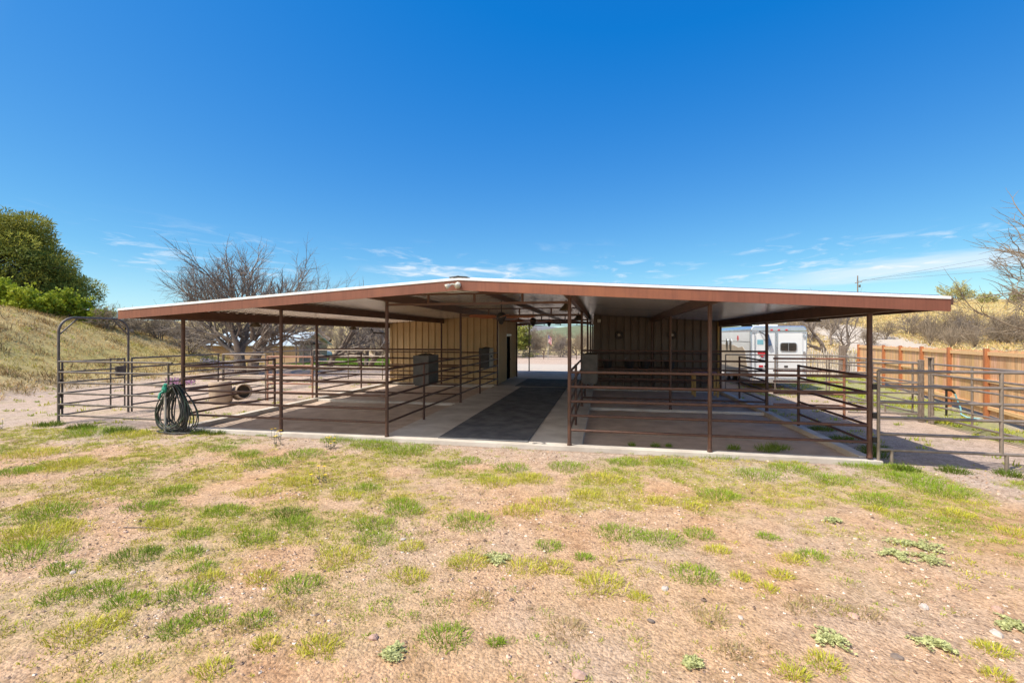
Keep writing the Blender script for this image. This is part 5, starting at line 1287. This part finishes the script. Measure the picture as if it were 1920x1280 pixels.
def pebbles(n, seed, label):
    g_ = np.random.RandomState(seed); base = []
    for j in range(4):
        for k in range(5):
            th = math.pi*(j+.5)/4; ph = 2*math.pi*k/5+j*.6; base.append((math.sin(th)*math.cos(ph), math.sin(th)*math.sin(ph), math.cos(th)))
    base = np.array(base); m_ = len(base)
    fc = [(j*5+k, j*5+(k+1) % 5, (j+1)*5+(k+1) % 5, (j+1)*5+k) for j in range(3) for k in range(5)]
    X = g_.uniform(-11, 7, n*3); Y = 1.9+6.9*g_.uniform(0, 1, n*3)**1.25
    d = fbm(X*1.1, Y*1.1, 15, 3); keep = (g_.uniform(0, 1, n*3) < sst(.36, .66, d)+.12+.4*sst(.5, 2.5, X)*sst(5, 4, Y)); X, Y = X[keep][:n], Y[keep][:n]; n = len(X)
    s = .0038+.013*g_.uniform(0, 1, n)**3.0; s = np.where(g_.uniform(0, 1, n) < .012, s+.012, s)
    V = (base[None]*(s[:, None]*np.stack([g_.uniform(.7, 1.3, n), g_.uniform(.7, 1.3, n), g_.uniform(.4, .8, n)], 1))[:, None, :])*g_.uniform(.8, 1.2, (n, m_, 1))
    V = V+np.stack([X, Y, terrain(X, Y)+s*.15], 1)[:, None, :]
    Fq = (np.array(fc)[None]+(np.arange(n)*m_)[:, None, None]).reshape(-1, 4)
    pal = np.array([(.58, .40, .28), (.50, .32, .22), (.70, .58, .48), (.30, .205, .15), (.64, .45, .34), (.20, .14, .105)])
    K = np.concatenate([pal[g_.randint(0, 6, n)]*g_.uniform(.8, 1.2, (n, 1)), np.ones((n, 1))], 1)
    o = np_mesh('gravel', V.reshape(-1, 3), Fq, M['pebble'], np.repeat(K, m_, 0), off=(-1, 5, -.13)); tag(o, label, 'gravel', kind='stuff')
pebbles(34000, 3, 'small pink and grey pebbles strewn over the dirt yard')
for i, (x, y, a, L, lb) in enumerate(((2.35, 3.95, 2.4, .22, 'thin dry stick on the rubbly dirt'), (.25, 4.75, .35, .24, 'thin pale stick beside a grass clump at mid yard'), (-5.3, 4.4, .1, .55, 'long dry stalk lying in the grass towards the bank'), (-5.9, 3.3, .5, .08, 'short dark twig on bare dirt'))):
    mb = MB(); d = Vector((math.cos(a), math.sin(a), 0)); p = Vector((x, y, tz(x, y)+.012))
    mb.tube([p-d*L/2, p+Vector((.005, .01, .008)), p+d*L/2], [.006, .005, .003], 5); o = mb.build('stick', M['dwood'], origin=tuple(p)); tag(o, lb, 'stick')

# ------------------------------------------------------------------ light, sky, camera
SUN = Vector((-.46, -.41, 1.0)).normalized()
l = bpy.data.lights.new('sun', 'SUN'); l.energy = 3.2; l.angle = R(.53); l.color = (1, .94, .83)
lo = bpy.data.objects.new('sun', l); COL.objects.link(lo); lo.rotation_euler = (-SUN).to_track_quat('-Z', 'Y').to_euler(); lo.location = (-20, -20, 40)
W = bpy.data.worlds.new('World'); C.world = W; W.use_nodes = True; nt = W.node_tree; nt.nodes.clear()
out = N(nt, 'ShaderNodeOutputWorld'); bgn = N(nt, 'ShaderNodeBackground'); nt.links.new(bgn.outputs[0], out.inputs[0])
sky = N(nt, 'ShaderNodeTexSky', sky_type='NISHITA'); sky.sun_disc = False
sky.sun_elevation = math.asin(SUN.z); sky.sun_rotation = math.atan2(SUN.x, SUN.y)
sky.altitude = 1200; sky.air_density = 1.0; sky.dust_density = .35; sky.ozone_density = 2.5
tc = N(nt, 'ShaderNodeTexCoord'); dirv = tc.outputs['Generated']
sx = N(nt, 'ShaderNodeSeparateXYZ'); nt.links.new(dirv, sx.inputs[0])
ss_ = N(nt, 'ShaderNodeSeparateColor'); nt.links.new(sky.outputs[0], ss_.inputs[0])
hs = N(nt, 'ShaderNodeCombineColor')                                   # deep desert blue: the clear sky's colour balance
nt.links.new(math_(nt, 'MAXIMUM', math_(nt, 'MULTIPLY', math_(nt, 'SUBTRACT', ss_.outputs[0], .78), .60), .03), hs.inputs[0])
nt.links.new(math_(nt, 'MULTIPLY', math_(nt, 'POWER', math_(nt, 'DIVIDE', ss_.outputs[1], 1.3), 1.0), .95), hs.inputs[1])
nt.links.new(math_(nt, 'MULTIPLY', math_(nt, 'POWER', math_(nt, 'DIVIDE', ss_.outputs[2], 3.28), .44), 3.75), hs.inputs[2])
# thin wisps on a flat high layer
zz = math_(nt, 'ADD', math_(nt, 'MAXIMUM', sx.outputs[2], 0.0), .02)
ux = math_(nt, 'DIVIDE', sx.outputs[0], zz); uy = math_(nt, 'DIVIDE', sx.outputs[1], zz)
cb = N(nt, 'ShaderNodeCombineXYZ'); nt.links.new(ux, cb.inputs[0]); nt.links.new(math_(nt, 'MULTIPLY', uy, .8), cb.inputs[1])
c1 = noise_node(nt, 2.6, 8, .60, cb.outputs[0]); c1.inputs['Distortion'].default_value = .6
c2 = noise_node(nt, .55, 3, .5, cb.outputs[0])
def rng(v, a, b): 
    m = N(nt, 'ShaderNodeMapRange', interpolation_type='SMOOTHSTEP'); nt.links.new(v, m.inputs[0]); m.inputs[1].default_value = a; m.inputs[2].default_value = b; return m.outputs[0]
el = sx.outputs[2]
band = math_(nt, 'MULTIPLY', rng(el, .085, .12), rng(el, .215, .15))
wisp = math_(nt, 'MULTIPLY', math_(nt, 'MULTIPLY', rng(c1.outputs[0], .50, .70), rng(c2.outputs[0], .42, .56)), band)
# the long streak low on the right
azr = math_(nt, 'ARCTAN2', sx.outputs[0], sx.outputs[1])
ec = math_(nt, 'ADD', math_(nt, 'MULTIPLY', rng(azr, .28, .60), .018), .100)
dd = math_(nt, 'ABSOLUTE', math_(nt, 'SUBTRACT', el, ec))
cb2 = N(nt, 'ShaderNodeCombineXYZ'); nt.links.new(math_(nt, 'MULTIPLY', azr, 6), cb2.inputs[0]); nt.links.new(math_(nt, 'MULTIPLY', el, 60), cb2.inputs[1])
c3 = noise_node(nt, 1.0, 6, .55, cb2.outputs[0])
dd2 = math_(nt, 'ADD', dd, math_(nt, 'MULTIPLY', math_(nt, 'SUBTRACT', c3.outputs[0], .5), .030))
streak = math_(nt, 'MULTIPLY', math_(nt, 'MULTIPLY', rng(dd2, .022, .006), rng(azr, .26, .46)), rng(azr, .80, .60))
s2 = math_(nt, 'MULTIPLY', rng(math_(nt, 'ABSOLUTE', math_(nt, 'SUBTRACT', el, math_(nt, 'ADD', .140, math_(nt, 'MULTIPLY', math_(nt, 'SUBTRACT', c3.outputs[0], .5), .02)))), .014, .002), math_(nt, 'MULTIPLY', rng(azr, -.56, -.36), rng(azr, -.02, -.16)))
s2 = math_(nt, 'MULTIPLY', s2, rng(c1.outputs[0], .30, .62))
haze = math_(nt, 'MULTIPLY', math_(nt, 'MULTIPLY', rng(el, .16, .02), .22), 1.0)
cf = math_(nt, 'ADD', math_(nt, 'ADD', math_(nt, 'MULTIPLY', wisp, .55), math_(nt, 'ADD', math_(nt, 'MULTIPLY', streak, .62), math_(nt, 'MULTIPLY', s2, .6))), haze, True)
mixo = mixc(nt, cf, hs.outputs[0], (4.6, 5.1, 5.6))
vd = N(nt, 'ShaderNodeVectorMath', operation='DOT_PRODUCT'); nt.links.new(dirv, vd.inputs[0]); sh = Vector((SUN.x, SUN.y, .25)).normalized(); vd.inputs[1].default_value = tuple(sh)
fill_veil = math_(nt, 'MULTIPLY', rng(vd.outputs['Value'], .42, .95), rng(c1.outputs[0], .05, .6))  # added bright sunward sky behind the view, lifts the barn's shade
mixo = mixc(nt, fill_veil, mixo, (11.5, 10.6, 9.4))
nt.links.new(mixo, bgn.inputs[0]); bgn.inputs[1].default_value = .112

cam = bpy.data.cameras.new('camera'); co = bpy.data.objects.new('camera', cam); COL.objects.link(co)
co.location = (0, 0, CH); co.rotation_euler = (R(90), 0, YAW); cam.lens = 853/1920*36; cam.sensor_width = 36; cam.shift_y = -9.5/1920
cam.clip_start = .05; cam.clip_end = 5000; C.camera = co
C.view_settings.view_transform = 'Standard'; C.view_settings.look = 'None'; C.view_settings.exposure = .76; C.view_settings.gamma = 1
C.cycles.max_bounces = 10; C.cycles.diffuse_bounces = 8; C.cycles.glossy_bounces = 4; C.cycles.transparent_max_bounces = 4
C.cycles.use_denoising = True
